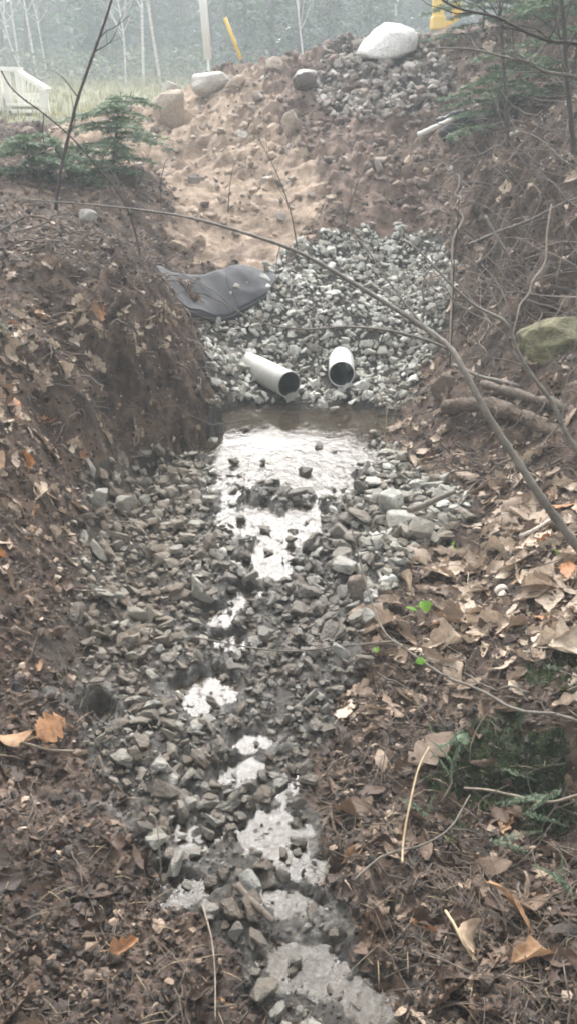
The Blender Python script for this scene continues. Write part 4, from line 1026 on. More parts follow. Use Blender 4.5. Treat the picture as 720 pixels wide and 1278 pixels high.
branch('fallen_stick', 'thin pale root curving down in the near left mud', 'stick', [(256,1165,1.3),(266,1200,1.22),(270,1240,1.14),(270,1290,1.05)], 0.0018, 0.0012, M['midtwig'], seed=20)
branch('fallen_stick', 'chunky brown bark stick beside the near puddle', 'stick', [(296,1112,1.37),(318,1140,1.32),(342,1168,1.27)], 0.009, 0.007, M['twig'], seed=21)
branch('fallen_stick', 'short brown stick under the orange leaf pair', 'stick', [(22,938,1.73),(55,945,1.73),(96,948,1.73)], 0.0035, 0.003, M['midtwig'], seed=22)
branch('fallen_stick', 'greyish split stick lying on the right gravel shoulder', 'stick', [(508,640,3.12),(535,629,3.15),(567,614,3.2)], 0.013, 0.011, M['greybark'], seed=23)
branch('fallen_stick', 'pale bare stick among the tan leaves right of the stream', 'stick', [(648,672,2.72),(668,662,2.74),(690,648,2.78)], 0.008, 0.006, M['paletwig'], seed=24)
branch('fallen_stick', 'slim pale stick lying in the still pool below the grimy pipe', 'stick', [(235,534,4.1),(275,531,4.18),(312,524,4.26)], 0.005, 0.003, M['twig'], seed=25)
branch('upright_stalk', 'thin straw upright at the right end of the pool', 'stalk', [(479,555,4.1),(481,530,4.12),(483,508,4.14)], 0.003, 0.002, M['straw'], seed=26)
branch('exposed_root', 'curved brown root poking from the left bank edge', 'root', [(-20,300,4.2),(10,282,4.3),(35,270,4.4),(62,276,4.45),(20,290,4.35)], 0.006, 0.003, M['twig'], seed=27)
branch('exposed_root', 'long pale root crossing the dark right bank', 'root', [(585,305,5.4),(620,290,5.2),(660,275,5.1),(700,255,5.0),(740,240,4.9)], 0.009, 0.006, M['greybark'], twigs=3, seed=28)
branch('exposed_root', 'root forking down the dark hollow of the right bank', 'root', [(605,270,5.2),(622,300,5.1),(650,335,4.95),(690,352,4.85),(740,370,4.7)], 0.010, 0.006, M['greybark'], [([(622,300,5.1),(600,325,5.1),(560,345,5.2)], .006, .002)], twigs=4, seed=29)
branch('hanging_limb', 'dark crooked limb reaching in from the upper right corner', 'branch', [(780,70,4.2),(720,55,4.2),(690,52,4.2),(660,42,4.2),(620,22,4.25),(570,10,4.3),(540,-8,4.3)], 0.010, 0.004, M['darktwig'], twigs=12, tl=0.3, seed=30)
branch('hanging_limb', 'grey limb below the dark crooked one in the upper right corner', 'branch', [(780,120,4.4),(720,97,4.4),(680,90,4.4),(660,78,4.4),(640,74,4.4),(590,62,4.5),(545,60,4.6)], 0.010, 0.004, M['greybark'], twigs=14, tl=0.3, seed=31)
branch('hanging_limb', 'upright forked dark stem in the upper right corner', 'branch', [(718,215,5.6),(712,150,5.6),(706,90,5.6),(704,40,5.6),(698,-20,5.6)], 0.018, 0.010, M['darktwig'], [([(706,60,5.6),(725,30,5.6),(740,0,5.6)], .010, .004), ([(700,55,5.6),(692,20,5.6),(688,-10,5.6)], .006, .003)], twigs=14, tl=0.35, seed=32)
branch('hanging_limb', 'slender dark stem beside the yellow machine', 'branch', [(634,200,6.2),(630,110,6.2),(626,60,6.2),(624,20,6.2),(622,-20,6.2)], 0.013, 0.006, M['darktwig'], twigs=14, tl=0.35, seed=33)
branch('upright_twig', 'small curved dark twig standing on the left bank before the sandy cut', 'twig', [(202,262,5.0),(201,230,5.0),(206,205,5.0),(210,198,5.0)], 0.003, 0.0015, M['darktwig'], seed=34)
branch('upright_twig', 'short dark twig standing before the middle of the sandy cut', 'twig', [(285,265,5.2),(287,235,5.2),(291,208,5.2)], 0.003, 0.0015, M['darktwig'], seed=35)
branch('cut_stick', 'pale cut stick poking from the bank beside the black plastic', 'stick', [(521,169,7.3),(540,160,7.3),(566,148,7.3)], 0.022, 0.018, M['whitepaint'], seed=36, sides=8)

# logs of the right bank
def log(name, label, pts, r, mat, seed, n=10):
    rr = random.Random(seed); p = spline([P(*q) for q in pts], 8); rad = np.array([r * (0.85 + 0.25 * mnoise.noise(Vector((i * 0.35, seed, 0)))) for i in range(len(p))]); rad[0] *= 0.5; rad[-1] *= 0.7
    root = p[0].copy(); v, i, s = tube([(p - root, rad)], 14)
    off = np.array([mnoise.noise(Vector(q) * 16 + Vector((seed, 0, 0))) for q in v]); ctr = np.repeat(p - root, 14, 0); v = ctr + (v - ctr) * (1 + 0.45 * off)[:, None]
    o = link(name, mesh_np(name, v, i, s, None, True), mat, None, root); tag(o, label, 'log'); return o
log('rotten_log', 'crumbling brown log roofing the dark hollow of the right bank', [(552,508,4.18),(600,505,3.95),(650,520,3.72),(700,545,3.5),(760,570,3.3)], 0.045, M['rottenwood'], 3)
log('rotten_log', 'pale stripped log lying just above the crumbling one', [(600,478,4.12),(640,490,3.9),(690,505,3.68),(760,530,3.45)], 0.026, M['palewood'] if 'palewood' in M else M['twig'], 4)
log('rotten_log', 'thin grey log across the leaves under the mossy rock', [(565,455,4.4),(600,470,4.2),(640,480,4.0),(700,500,3.8),(750,520,3.6)], 0.012, M['greybark'], 5)

# black plastic on the far bank
def crumple(name, label, cat, u, v, Y, sx, sy, sz, mat, seed):
    bm = bmesh.new(); bmesh.ops.create_icosphere(bm, subdivisions=4, radius=1)
    for w in bm.verts:
        c = w.co.copy(); k = 1 + 0.5 * mnoise.noise(c * 1.5 + Vector((seed, 0, 0))) + 0.18 * abs(mnoise.noise(c * 6)); w.co = Vector((c.x * sx * k, c.y * sy * k, c.z * sz * k))
    for f in bm.faces: f.smooth = True
    me = bpy.data.meshes.new(name); bm.to_mesh(me); bm.free(); o = link(name, me, mat, None, P(u, v, Y)); tag(o, label, cat); return o
crumple('plastic_sheet', 'crumpled black plastic in a hollow of the right dirt bank', 'plastic sheet', 571,158,7.5,0.17,0.12,0.11, M['fabricback'], 3)

# ------------------------------------------------------------------ small finds: green leaves, bark ring, orange leaf pair
def blade_leaf(name, label, u, v, Y, size, mat, rot, tilt, shape_k, rnd=0.5, lift=0.01, cat='leaf', grp=None, round_=1.0):
    sh = LEAVES[shape_k]; vv = sh.v.copy(); vv[:, 1] *= round_
    o = link(name, Shape(vv, [sh.idx[s:s + n].tolist() for s, n in zip(np.cumsum(sh.sizes) - sh.sizes, sh.sizes)]).mesh(name, True), mat)
    p = P(u, v, Y)
    for _ in range(60):
        g = ground_z(p.x, p.y)
        if p.z >= g + lift + 0.018: break
        Y *= 0.99; p = P(u, v, Y)
    o.location = p; o.scale = (size,) * 3; o.rotation_euler = Euler((tilt, random.uniform(-.2, .2), rot)); tag(o, label, cat, grp, rnd=rnd); return o
blade_leaf('green_leaf', 'round bright green leaf on the brown litter right of the stones', 529,756,2.52,0.055, M['green'], 0.4, 0.5, 1, 0.9, 0.02, round_=1.9)
blade_leaf('green_leaf', 'folded green leaf touching the round bright green one', 514,760,2.52,0.045, M['green'], 2.6, 0.3, 4, 0.2, 0.02, round_=1.5)
blade_leaf('green_leaf', 'small green leaf below the round bright one', 524,825,2.26,0.036, M['green'], 0.2, 0.4, 4, 0.5, 0.02, round_=1.5)
blade_leaf('green_leaf', 'tiny green leaf at the edge of the stones beside the trailing stem', 469,811,2.3,0.030, M['green'], 1.0, 0.3, 8, 0.6, 0.02, round_=1.2)
blade_leaf('green_shoot', 'small upright green shoot near the squared pale stone', 566,681,2.86,0.05, M['green'], 1.5, 1.3, 1, 0.6, 0.03, cat='shoot')
blade_leaf('green_shoot', 'faint green shoot by the arching sapling at the right edge', 694,690,2.6,0.045, M['green'], 1.7, 1.2, 4, 0.3, 0.03, cat='shoot')
blade_leaf('green_leaf', 'broad pale green leaf on top of the mossy hummock', 577,922,1.86,0.05, M['sprig'], 0.8, 0.4, 1, 1.0, 0.03, round_=1.5)
blade_leaf('curled_leaf', 'large curled orange leaf, pointed part of the pair at the left edge', 62,908,1.80,0.095, M['leaf'], 1.0, 0.7, 3, 0.95, 0.04, round_=1.5)
blade_leaf('curled_leaf', 'flat tan orange leaf, outer part of the pair at the left edge', 18,918,1.78,0.11, M['leaf'], 3.3, 0.2, 1, 0.90, 0.04, round_=1.2)
blade_leaf('curled_leaf', 'long orange brown leaf standing on edge in the near right corner', 640,1130,1.31,0.15, M['leaf'], 2.0, 1.1, 4, 0.9, 0.03, round_=0.9)
blade_leaf('curled_leaf', 'creamy tan leaf beside the long orange brown leaf', 588,1170,1.24,0.10, M['leaf'], 1.2, 0.9, 1, 0.84, 0.03, round_=1.3)
blade_leaf('curled_leaf', 'brown maple leaf at the centre of the near left mud', 154,1180,1.25,0.07, M['leaf'], 0.3, 0.2, 2, 0.93, 0.02, round_=1.2)
blade_leaf('curled_leaf', 'wide whitish leaf lying at the right edge under the sapling', 705,803,2.12,0.11, M['leaf'], 0.1, 0.15, 5, 0.80, 0.03, round_=1.5)
blade_leaf('curled_leaf', 'tall pale leaf standing at the lower right below the hummock', 656,1105,1.36,0.075, M['leaf'], 1.3, 1.2, 4, 0.72, 0.03)
blade_leaf('curled_leaf', 'pale tan leaf flat on the left bank top', 210,422,4.35,0.06, M['leaf'], 1.3, 0.5, 1, 0.82, 0.02, round_=1.5)
# ring of pale birch bark
pts = [(0.022 * math.cos(a), 0.022 * math.sin(a)) for a in np.linspace(0.3, 5.9, 26)]
vs = []; 
for k, (a, b) in enumerate(pts): t = k / 25; vs += [(a, 0, b), (a * 0.98, 0.022 + 0.01 * t, b * 0.98)]
o = link('bark_ring', Shape(vs, [(2*k, 2*k+1, 2*k+3, 2*k+2) for k in range(25)]).mesh('bark_ring', True), M['paletwig']); Yr = 2.62; pr_ = P(628, 741, Yr)
for _ in range(60):
    if pr_.z >= ground_z(pr_.x, pr_.y) + 0.03: break
    Yr *= 0.99; pr_ = P(628, 741, Yr)
o.location = pr_; o.rotation_euler = (0.2, 0.2, 0.3)
md = o.modifiers.new('thick', 'SOLIDIFY'); md.thickness = 0.002
tag(o, 'small open ring of curled pale bark on the dark soil', 'bark')

# hemlock sprigs
def needle_spray(paths_axis, dens, nl, jitter, up=0.0, seed=1):
    rr = np.random.default_rng(seed); V, L, Rn = [], [], []
    base = Shape([(-.09, 0, 0), (.09, 0, 0), (0.06, 0, 1), (-0.06, 0, 1)], [(0, 1, 2, 3)])
    mats, locs = [], []
    for pts in paths_axis:
        pts = np.asarray(pts); seg = np.linalg.norm(np.diff(pts, axis=0), axis=1); tot = seg.sum(); n = max(4, int(tot * dens)); s = np.sort(rr.uniform(0, tot, n)); cum = np.concatenate([[0], np.cumsum(seg)])
        p = np.stack([np.interp(s, cum, pts[:, k]) for k in range(3)], 1); d = (pts[-1] - pts[0]) / max(1e-6, np.linalg.norm(pts[-1] - pts[0]))
        side = np.cross(d, [0, 0, 1.0]); side /= max(1e-6, np.linalg.norm(side)); sg = rr.choice([-1, 1], n)
        z = sg[:, None] * side[None] * 0.85 + d[None] * 0.5 + rr.normal(0, jitter, (n, 3)); z /= np.linalg.norm(z, axis=1)[:, None]
        ll = nl * rr.uniform(0.6, 1.15, n) * np.clip(1.3 - s / tot, 0.35, 1)
        x = np.cross(z, rr.normal(0, 1, (n, 3)) * 0.5 + np.array([0, 0, 1.0])); x /= np.linalg.norm(x, axis=1)[:, None]; y = np.cross(z, x)
        mats.append(np.stack([x, y, z], 2) * ll[:, None, None]); locs.append(p)
    mats = np.concatenate(mats); locs = np.concatenate(locs); n = len(mats)
    return merge('needles', [base], np.zeros(n, int), mats, locs, dict(rnd=rr.random(n)))

def sprig(label, u, v, Y, du, dv, L=0.12, seed=1, n=1):
    p = P(u, v, Y); L = L * 1.3
    for _ in range(60):
        if p.z >= ground_z(p.x, p.y) + 0.035: break
        Y *= 0.99; p = P(u, v, Y)
    q = P(u + du, v + dv, Y); d = (q - P(u, v, Y)).normalized(); ax = []
    for k in range(n):
        a = Matrix.Rotation(random.gauss(0, 0.5) if k else 0, 3, 'Y') @ d; s = Vector((0, 0, 0)) + d * 0.02 * k; pts = [s + a * L * t + Vector((0, 0, -0.02 * t * t)) for t in np.linspace(0, 1, 7)]; ax.append([x[:] for x in pts])
    root = empty('evergreen_sprig', p, label, 'sprig', None)
    link('stalk', tube_mesh('stalk', [(a, np.linspace(.0012, .0005, 7)) for a in ax], 4), M['twig'], root)
    link('needles', needle_spray(ax, 900, 0.013, 0.08, seed=seed), M['sprig'], root)
sprig('tiny green sprig between the straw stalk and the broad pale green leaf', 545,935,1.8,20,-12,0.07,11,3)
sprig('dark green sprig lying along the lower edge of the mossy hummock', 610,1050,1.5,40,5,0.09,12,3)
sprig('long green sprig trailing from the mossy hummock towards the right edge', 700,985,1.6,-35,20,0.10,13,3)
sprig('pale green fern-like sprig above the pale stick', 625,960,1.72,50,10,0.10,1)
sprig('dull green sprig hanging below the pale stick', 655,1015,1.6,45,8,0.09,2)
sprig('bushy green sprig rising on the left shoulder of the mossy hummock', 560,975,1.68,10,-45,0.10,3,4)
sprig('soft green sprig low on the left shoulder of the hummock', 535,1025,1.55,-20,-30,0.07,4,3)
sprig('spray of evergreen needles among tan leaves at the right edge', 680,830,2.1,30,10,0.10,5,4)
sprig('drooping evergreen sprig at the far left edge of the left bank', -10,395,3.3,40,32,0.16,6,3)
sprig('grass-green sprig in the corner below the hummock', 715,1120,1.3,-15,-30,0.09,7,4)

# evergreen saplings on the banks
def evergreen(label, u, v, Y, height, spread, seed, n=34, lean=(0, 0), dens=520, nl=0.05, lowest=0.02):
    rr = random.Random(seed); base = P(u, v, Y); base.z = ground_z(base.x, base.y) - 0.03
    root = empty('evergreen_sapling', base, label, 'evergreen')
    top = Vector((lean[0], lean[1], height)); tr = spline([(0, 0, 0), tuple(top * 0.5), tuple(top)], 8); paths = [(tr, np.linspace(0.014, 0.004, len(tr)))]; ax = []
    for k in range(n):
        t = lowest + (1 - lowest) * (k / n) ** 0.9; p = tr[int(t * (len(tr) - 1))]; a = rr.uniform(0, 6.28); L = spread * (1.05 - 0.45 * t) * rr.uniform(0.45, 1.15)
        d = np.array([math.cos(a), math.sin(a), 0.12]); pts = [p + d * L * s + np.array([0, 0, -0.22 * L * s * s]) for s in np.linspace(0, 1, 6)]
        paths.append((pts, np.linspace(.004, .001, 6)))
        for q in range(2, 6):
            for sg in (-1, 1):
                b = a + sg * rr.uniform(0.6, 1.1); l2 = L * 0.42 * (1.15 - q / 7); dd = np.array([math.cos(b), math.sin(b), rr.uniform(-.25, .1)])
                ax.append([pts[q] + dd * l2 * s + np.array([0, 0, -.15 * l2 * s * s]) for s in np.linspace(0, 1, 4)])
        ax.append(pts)
    link('trunk', tube_mesh('trunk', paths, 5), M['bark'], root); link('crown', needle_spray(ax, dens, nl, 0.25, seed=seed), M['needles'], root)
evergreen('low hazy green evergreen sapling on the left bank before the meadow', 142,238,7.0, 0.56, 0.60, 3, 40, (0.1, 0.1), 300, 0.05)
evergreen('small evergreen sapling at the left end of the left bank top', 92,225,6.6, 0.34, 0.4, 4, 18, (-.15, 0))
evergreen('drooping evergreen with sparse boughs at the left edge by the steps', 40,222,6.3, 0.32, 0.4, 14, 14)
evergreen('dark bushy evergreen on the right bank beside the black plastic', 625,150,7.3, 0.55, 0.6, 5, 26)
evergreen('dark evergreen half hidden by limbs at the right edge', 705,170,6.9, 0.8, 0.6, 6, 26)
evergreen('pale green evergreen behind the limbs in the upper right corner', 690,60,8.5, 1.1, 0.7, 7, 30)
evergreen('sparse evergreen next to the yellow machine on the crest', 600,60,9.2, 0.7, 0.6, 8, 24)

# ------------------------------------------------------------------ wooden steps with railing
def box(bm, c, s, rot=None):
    m = Matrix.Translation(c) @ (rot or Matrix.Identity(4)) @ Matrix.Diagonal((*s, 1)); return bmesh.ops.create_cube(bm, size=1, matrix=m)
def bar(bm, a, b, w, h):
    a, b = Vector(a), Vector(b); d = b - a; q = d.to_track_quat('X', 'Z').to_matrix().to_4x4(); box(bm, (a + b) / 2, (d.length, w, h), q)
def bobj(name, bm, mat, parent=None, bev=0.004):
    if bev: bmesh.ops.bevel(bm, geom=list(bm.edges), offset=bev, segments=1, affect='EDGES')
    me = bpy.data.meshes.new(name); bm.to_mesh(me); bm.free(); return link(name, me, mat, parent)
def steps():
    Y = 15.0; o0 = P(35, 150, Y); root = empty('wooden_steps', (o0.x, Y, o0.z - 0.25), 'pale wooden steps with sloping handrails at the left edge of the meadow', 'steps')
    def l(u, v, y=Y): return P(u, v, y) - Vector((o0.x, Y, o0.z - 0.25))
    for k, (ua, ub, v) in enumerate(((20,44,148),(15,48,139),(8,50,131))):
        bm = bmesh.new(); a = l(ua, v, Y + k * 0.28); b = l(ub, v, Y + k * 0.28); box(bm, (a + b) / 2 + Vector((0, .14, 0)), (abs(b.x - a.x), 0.30, 0.045)); box(bm, (a + b) / 2 + Vector((0, .27, -0.075)), (abs(b.x - a.x) - .02, 0.02, 0.11)); bobj('tread', bm, M['whitepaint'], root)
    for (u, v0, v1, y) in ((57,138,112,Y),(26,128,86,Y+.9),(11,128,90,Y+.9),(0,128,88,Y+1)):
        bm = bmesh.new(); a, b = l(u, v0 + 10, y), l(u, v1, y); box(bm, (a + b) / 2, (0.11, 0.11, (b - a).length)); bobj('post', bm, M['whitepaint'], root)
    for a, b in (((61,113,Y-.05),(24,90,Y+.9)), ((28,87,Y+.9),(-40,84,Y+1.1))):
        bm = bmesh.new(); bar(bm, l(*a), l(*b), 0.10, 0.07); bobj('handrail', bm, M['whitepaint'], root)
    for (u0, u1) in ((29, 57),):
        for k in range(6):
            t = (k + .5) / 6; bm = bmesh.new(); u = u0 + (u1 - u0) * t; y = Y + .9 * (1 - t); a = l(u, 93 + 22 * t, y); b = l(u, 128 + 9 * t, y); bar(bm, a, b, 0.03, 0.03); bobj('baluster', bm, M['whitepaint'], root)
    bm = bmesh.new(); box(bm, l(-25, 120, Y + 2.0), (1.9, 2.0, 0.10)); bobj('landing', bm, M['whitepaint'], root)
    for u in (-60, 5):
        bm = bmesh.new(); p = l(u, 124, Y + 1.1); box(bm, p - Vector((0, 0, 0.3)), (0.1, 0.1, 0.6)); bobj('post', bm, M['whitepaint'], root)
steps()

# ------------------------------------------------------------------ marker poles
def tube_between(name, pts, rad, mat, parent=None, sides=12): return link(name, tube_mesh(name, [(pts, rad)], sides), mat, parent)
def marker(label, cat, top, bot, foot, Y, r, rw, mat, name):
    a, b, c = P(*top, Y), P(*bot, Y), P(*foot, Y); c.z = min(c.z, ground_z(c.x, c.y)); root = empty(name, c, label, cat); k = [p - c for p in (a, b, c)]
    tube_between('sleeve', [k[0], k[1]], [r, r], mat, root); d = (k[0] - k[1]).normalized()
    tube_between('rod', [k[0] + d * 0.05, k[1], k[2] - Vector((0, 0, 0.1))], [rw] * 3, M['steel'] if 'yellow' in label else M['paintwhite'], root)
marker('tall white leaning pole narrowing to a thin foot behind the crest', 'pole', (246,-90), (260,74), (263,104), 13.0, 0.052, 0.018, M['paintwhite'], 'white_pole')
marker('slanting yellow-orange marker tube on a thin rod behind the crest', 'marker', (281,22), (301,74), (312,104), 14.0, 0.026, 0.007, M['yellow'], 'yellow_marker')

# ------------------------------------------------------------------ excavator behind the crest
def excavator():
    Y = 15.5; g = 1.75; x0 = 7.5
    root = empty('excavator', (x0, Y + 1, g), 'yellow excavator reaching its arm down behind the crest of the right bank', 'excavator')
    def W(u, v, y=Y): return P(u, v, y) - Vector((x0, Y + 1, g))
    for s in (-1, 1):
        bm = bmesh.new(); box(bm, (0, s * 0.95, 0.38), (3.3, 0.5, 0.7)); bobj('track', bm, M['steel'], root, 0.18)
    bm = bmesh.new(); box(bm, (0.3, 0, 1.35), (2.8, 2.2, 1.1)); bobj('body', bm, M['machine'], root, 0.08)
    bm = bmesh.new(); box(bm, (-0.6, -0.6, 2.3), (1.3, 0.9, 1.3)); cab = bobj('cab', bm, M['machine'], root, 0.06)
    bm = bmesh.new(); box(bm, (-0.6, -1.062, 2.4), (1.0, 0.02, 0.85)); bobj('window', bm, M['fabricback'], cab, 0.004)
    elbow = W(549, -150); tip = W(546, 24)
    bm = bmesh.new(); bar(bm, (-0.9, 0.2, 1.6), (-2.2, 0.1, 4.6), 0.34, 0.42); bar(bm, (-2.2, 0.1, 4.6), elbow, 0.32, 0.36); bobj('boom', bm, M['machine'], root, 0.02)
    bm = bmesh.new(); bar(bm, elbow, tip, 0.2, 0.17); bobj('dipper_arm', bm, M['machine'], root, 0.02)
    bm = bmesh.new(); a, b = W(560, -60), W(571, 22); bar(bm, a, b, 0.16, 0.13); bar(bm, b, W(550,34), 0.12, 0.08); bobj('link_rod', bm, M['orange'] if 'orange' in M else M['yellow'], root, 0.01)
    bm = bmesh.new(); bar(bm, W(546, 20), W(545, 38), 0.34, 0.20); bobj('bucket', bm, M['machine'], root, 0.02)
excavator()

# ------------------------------------------------------------------ trees
def conifer_meshes(seed, h=11.0, spread=2.4, start=0.08):
    rr = np.random.default_rng(seed); nb = 70
    tr = [(np.array([[0, 0, 0], [0.03, 0.02, h * .5], [0, 0, h]]), np.array([.16, .1, .02]))]; locs, mats = [], []
    base = Shape([(-.5, 0, 0), (.5, 0, 0), (.36, .15, .55), (0.02, .1, 1), (-.4, .12, .5)], [(0, 1, 2, 3, 4)])
    for k in range(nb):
        t = start + (1 - start) * k / nb; a = k * 2.4 + rr.uniform(-.5, .5); L = spread * (1 - t) ** 0.75 * rr.uniform(.55, 1.1) + .12; z = t * h
        d = np.array([math.cos(a), math.sin(a), -0.12]); 
        m = max(6, int(34 * L / spread)); s = rr.uniform(.1, 1, m)
        p = np.array([0, 0, z])[None] + d[None] * (L * s)[:, None] + rr.normal(0, .10 + .10 * s[:, None], (m, 3)) * np.array([1, 1, .6]) + np.array([0, 0, 1])[None] * (-.25 * L * s * s)[:, None]
        locs.append(p); ang = rr.uniform(0, 6.28, m); sz = rr.uniform(.12, .34, m)
        mats.append(rotz(ang) @ rotx(rr.uniform(.6, 2.3, m)) * sz[:, None, None])
        tr.append((np.array([[0, 0, z], [d[0] * L * .8, d[1] * L * .8, z - .2 * L]]), np.array([.03, .008])))
    locs = np.concatenate(locs); mats = np.concatenate(mats); n = len(locs)
    crown = merge('crown', [base], np.zeros(n, int), mats, locs, dict(rnd=rr.random(n)))
    return tube_mesh('trunk', tr, 5), crown
def bare_meshes(seed, h=13.0, r=0.08, leafy=False):
    rr = random.Random(seed); lx, ly = rr.gauss(0, 1.0), rr.gauss(0, .8)
    stem = spline([(0, 0, 0), (lx * .1 + rr.gauss(0, .14), ly * .1, h * .2), (lx * .25 + rr.gauss(0, .16), ly * .2, h * .4), (lx * .5 + rr.gauss(0, .2), ly * .4, h * .66), (lx, ly, h)], 6)
    tr = [(stem, np.linspace(r, .012, len(stem)))]; tips = []; br = []
    for k in range(40):
        t = rr.uniform(.22, .98); p = stem[int(t * (len(stem) - 1))]; a = rr.uniform(0, 6.28); L = rr.uniform(.5, 1.7) * (1.15 - t * .7); d = np.array([math.cos(a) * .7, math.sin(a) * .7, rr.uniform(.5, 1.1)])
        q = [p, p + d * L * .5 + np.array([0, 0, .02]), p + d * L + np.array([0, 0, .15])]; br.append((np.array(q), np.array([.016, .010, .004]) * (1.3 - t * .5)))
        for j in range(3):
            b = a + rr.gauss(0, .9); e = q[1] + (q[2] - q[1]) * rr.random(); dd = np.array([math.cos(b) * .5, math.sin(b) * .5, rr.uniform(.2, .7)]); br.append((np.array([e, e + dd * .55 * L]), np.array([.006, .003]))); tips.append(e + dd * .5 * L)
    tm = tube_mesh('trunk', tr + br, 5); lm = None; cm = None
    if leafy:
        tips = np.array(tips); g = np.random.default_rng(seed); n = len(tips) * 7; loc = np.repeat(tips, 7, 0) + g.normal(0, .22, (n, 3)); base = Shape([(-.5, 0, 0), (.5, 0, 0), (0, .1, 1)], [(0, 1, 2)])
        cm = merge('crown', [base], np.zeros(n, int), rotz(g.uniform(0, 6.28, n)) @ rotx(g.uniform(0, 3, n)) * g.uniform(.05, .12, n)[:, None, None], loc, dict(rnd=g.random(n)))
    return tm, lm, cm
def put_tree(name, x, y, label, cat, group, kids, rot, sc):
    root = empty(name, (x, y, ground_z(x, y) - 0.08), label, cat, group); root.rotation_euler = (0, 0, rot); root.scale = (sc, sc, sc)
    for (nm, me) in kids:
        o = bpy.data.objects.new(nm, me); COL.objects.link(o); o.parent = root
CON = [conifer_meshes(k, 8.2 + .6*k, 2.2 + .3 * (k % 3)) for k in range(4)]
BIR = [bare_meshes(20 + k, 9.5 + .4*k, 0.036) for k in range(5)]
GRY = [bare_meshes(40 + k, 9.5 + .4*k, 0.07, True) for k in range(4)]
for t, c in CON: t.materials.append(M['bark']); c.materials.append(M['conifer'])
for t, l_, c in BIR: t.materials.append(M['birch'])
for t, l_, c in GRY: t.materials.append(M['bark']); c.materials.append(M['budding'])
rt = random.Random(77)
def at_u(u, Y): return (u - CX) / (F_PX) * Y * 1.105
k = 0
for i, (u, Y, s) in enumerate([(-40,40,1.0),(60,44,1.0),(120,40,.95),(165,34,.9),(200,38,1.0),(250,41,1.05),(300,35,.9),(335,38,.85),(372,29,.62),(405,33,.8),(345,27,.5),(440,28,.42),(318,30,.55),(400,27,.4),(455,30,.5),(462,39,1.0),(505,36,.9),(545,40,1.0),(585,33,.8),(622,38,.9),(665,35,.9),(710,39,1.0),(760,36,.9),(-120,38,1.0),(-200,36,.9),(820,34,1)]):
    lab = 'dense blue-green conifer in the hazy forest edge left of the white pole' if u < 245 else 'hazy green conifer in the forest between the yellow marker and the white boulder' if u < 470 else 'dark hazy conifer in the forest behind the white boulder and the excavator'
    grp = 'conifers left of the white pole' if u < 245 else 'conifers behind the rubble mound' if u < 470 else 'conifers behind the excavator'
    if (u, Y) == (440, 28): lab, grp = 'small light green conifer just left of the white boulder', None
    put_tree('conifer_tree', at_u(u, Y), Y, lab, 'tree', grp, [('trunk', CON[i % 4][0]), ('crown', CON[i % 4][1])], rt.uniform(0, 6), s)
birch_u = [(3,26),(14,28),(26,30),(33,27),(52,31),(63,29),(92,30),(97,27),(108,29),(118,31),(196,25),(214,26),(232,25),(378,26),(468,31),(-25,28),(-60,30),(70,34),(320,34),(-100,30)]
for i, (u, Y) in enumerate(birch_u):
    if u < 75: lab, grp = 'slim pale birch rising behind the wooden steps', 'birches behind the wooden steps'
    elif u < 150: lab, grp = 'white birch trunk at the far edge of the yellow meadow', 'birches at the far edge of the meadow'
    elif u < 245: lab, grp = 'thin pale birch between the meadow and the white pole', 'birches beside the white pole'
    elif u == 378: lab, grp = 'lone straight pale trunk above the left foot of the rubble mound', None
    elif u < 400: lab, grp = 'faint pale trunk right of the yellow marker', 'faint trunks right of the yellow marker'
    else: lab, grp = 'faint pale trunk behind the white boulder', 'faint trunks behind the white boulder'
    b = BIR[i % 5]; put_tree('birch_tree', at_u(u, Y), Y, lab, 'tree', grp, [('trunk', b[0])], rt.uniform(0, 6), rt.uniform(.7, 1.15))
for i in range(26):
    u = -160 + i * 38 + rt.uniform(-12, 12); Y = rt.uniform(30, 46); b = GRY[i % 4]
    side = 'left of the white pole' if u < 245 else 'right of the white pole'
    put_tree('bare_tree', at_u(u, Y), Y, f'grey budding tree in the misty woods {side}', 'tree', f'grey budding trees {side}', [('trunk', b[0]), ('crown', b[2])], rt.uniform(0, 6), rt.uniform(.8, 1.0))
SHADE_CON = [conifer_meshes(60 + k, 10.5, 3.4, 0.30) for k in range(2)]  # unseen evergreens, added around the camera to darken the near ground
for t, c in SHADE_CON: t.materials.append(M['bark']); c.materials.append(M['conifer'])
for i, (x, y) in enumerate(((-2.6, -1.4), (2.7, -1.0), (0.3, -3.2), (-3.9, 1.0), (4.2, 1.3), (-1.4, -5.0), (2.6, -4.4))):
    put_tree('conifer_tree', x, y, 'tall unseen evergreen added around the viewpoint to shade the near ground', 'tree', 'evergreens added around the viewpoint for shade', [('trunk', SHADE_CON[i % 2][0]), ('crown', SHADE_CON[i % 2][1])], i * 1.3, 0.95)
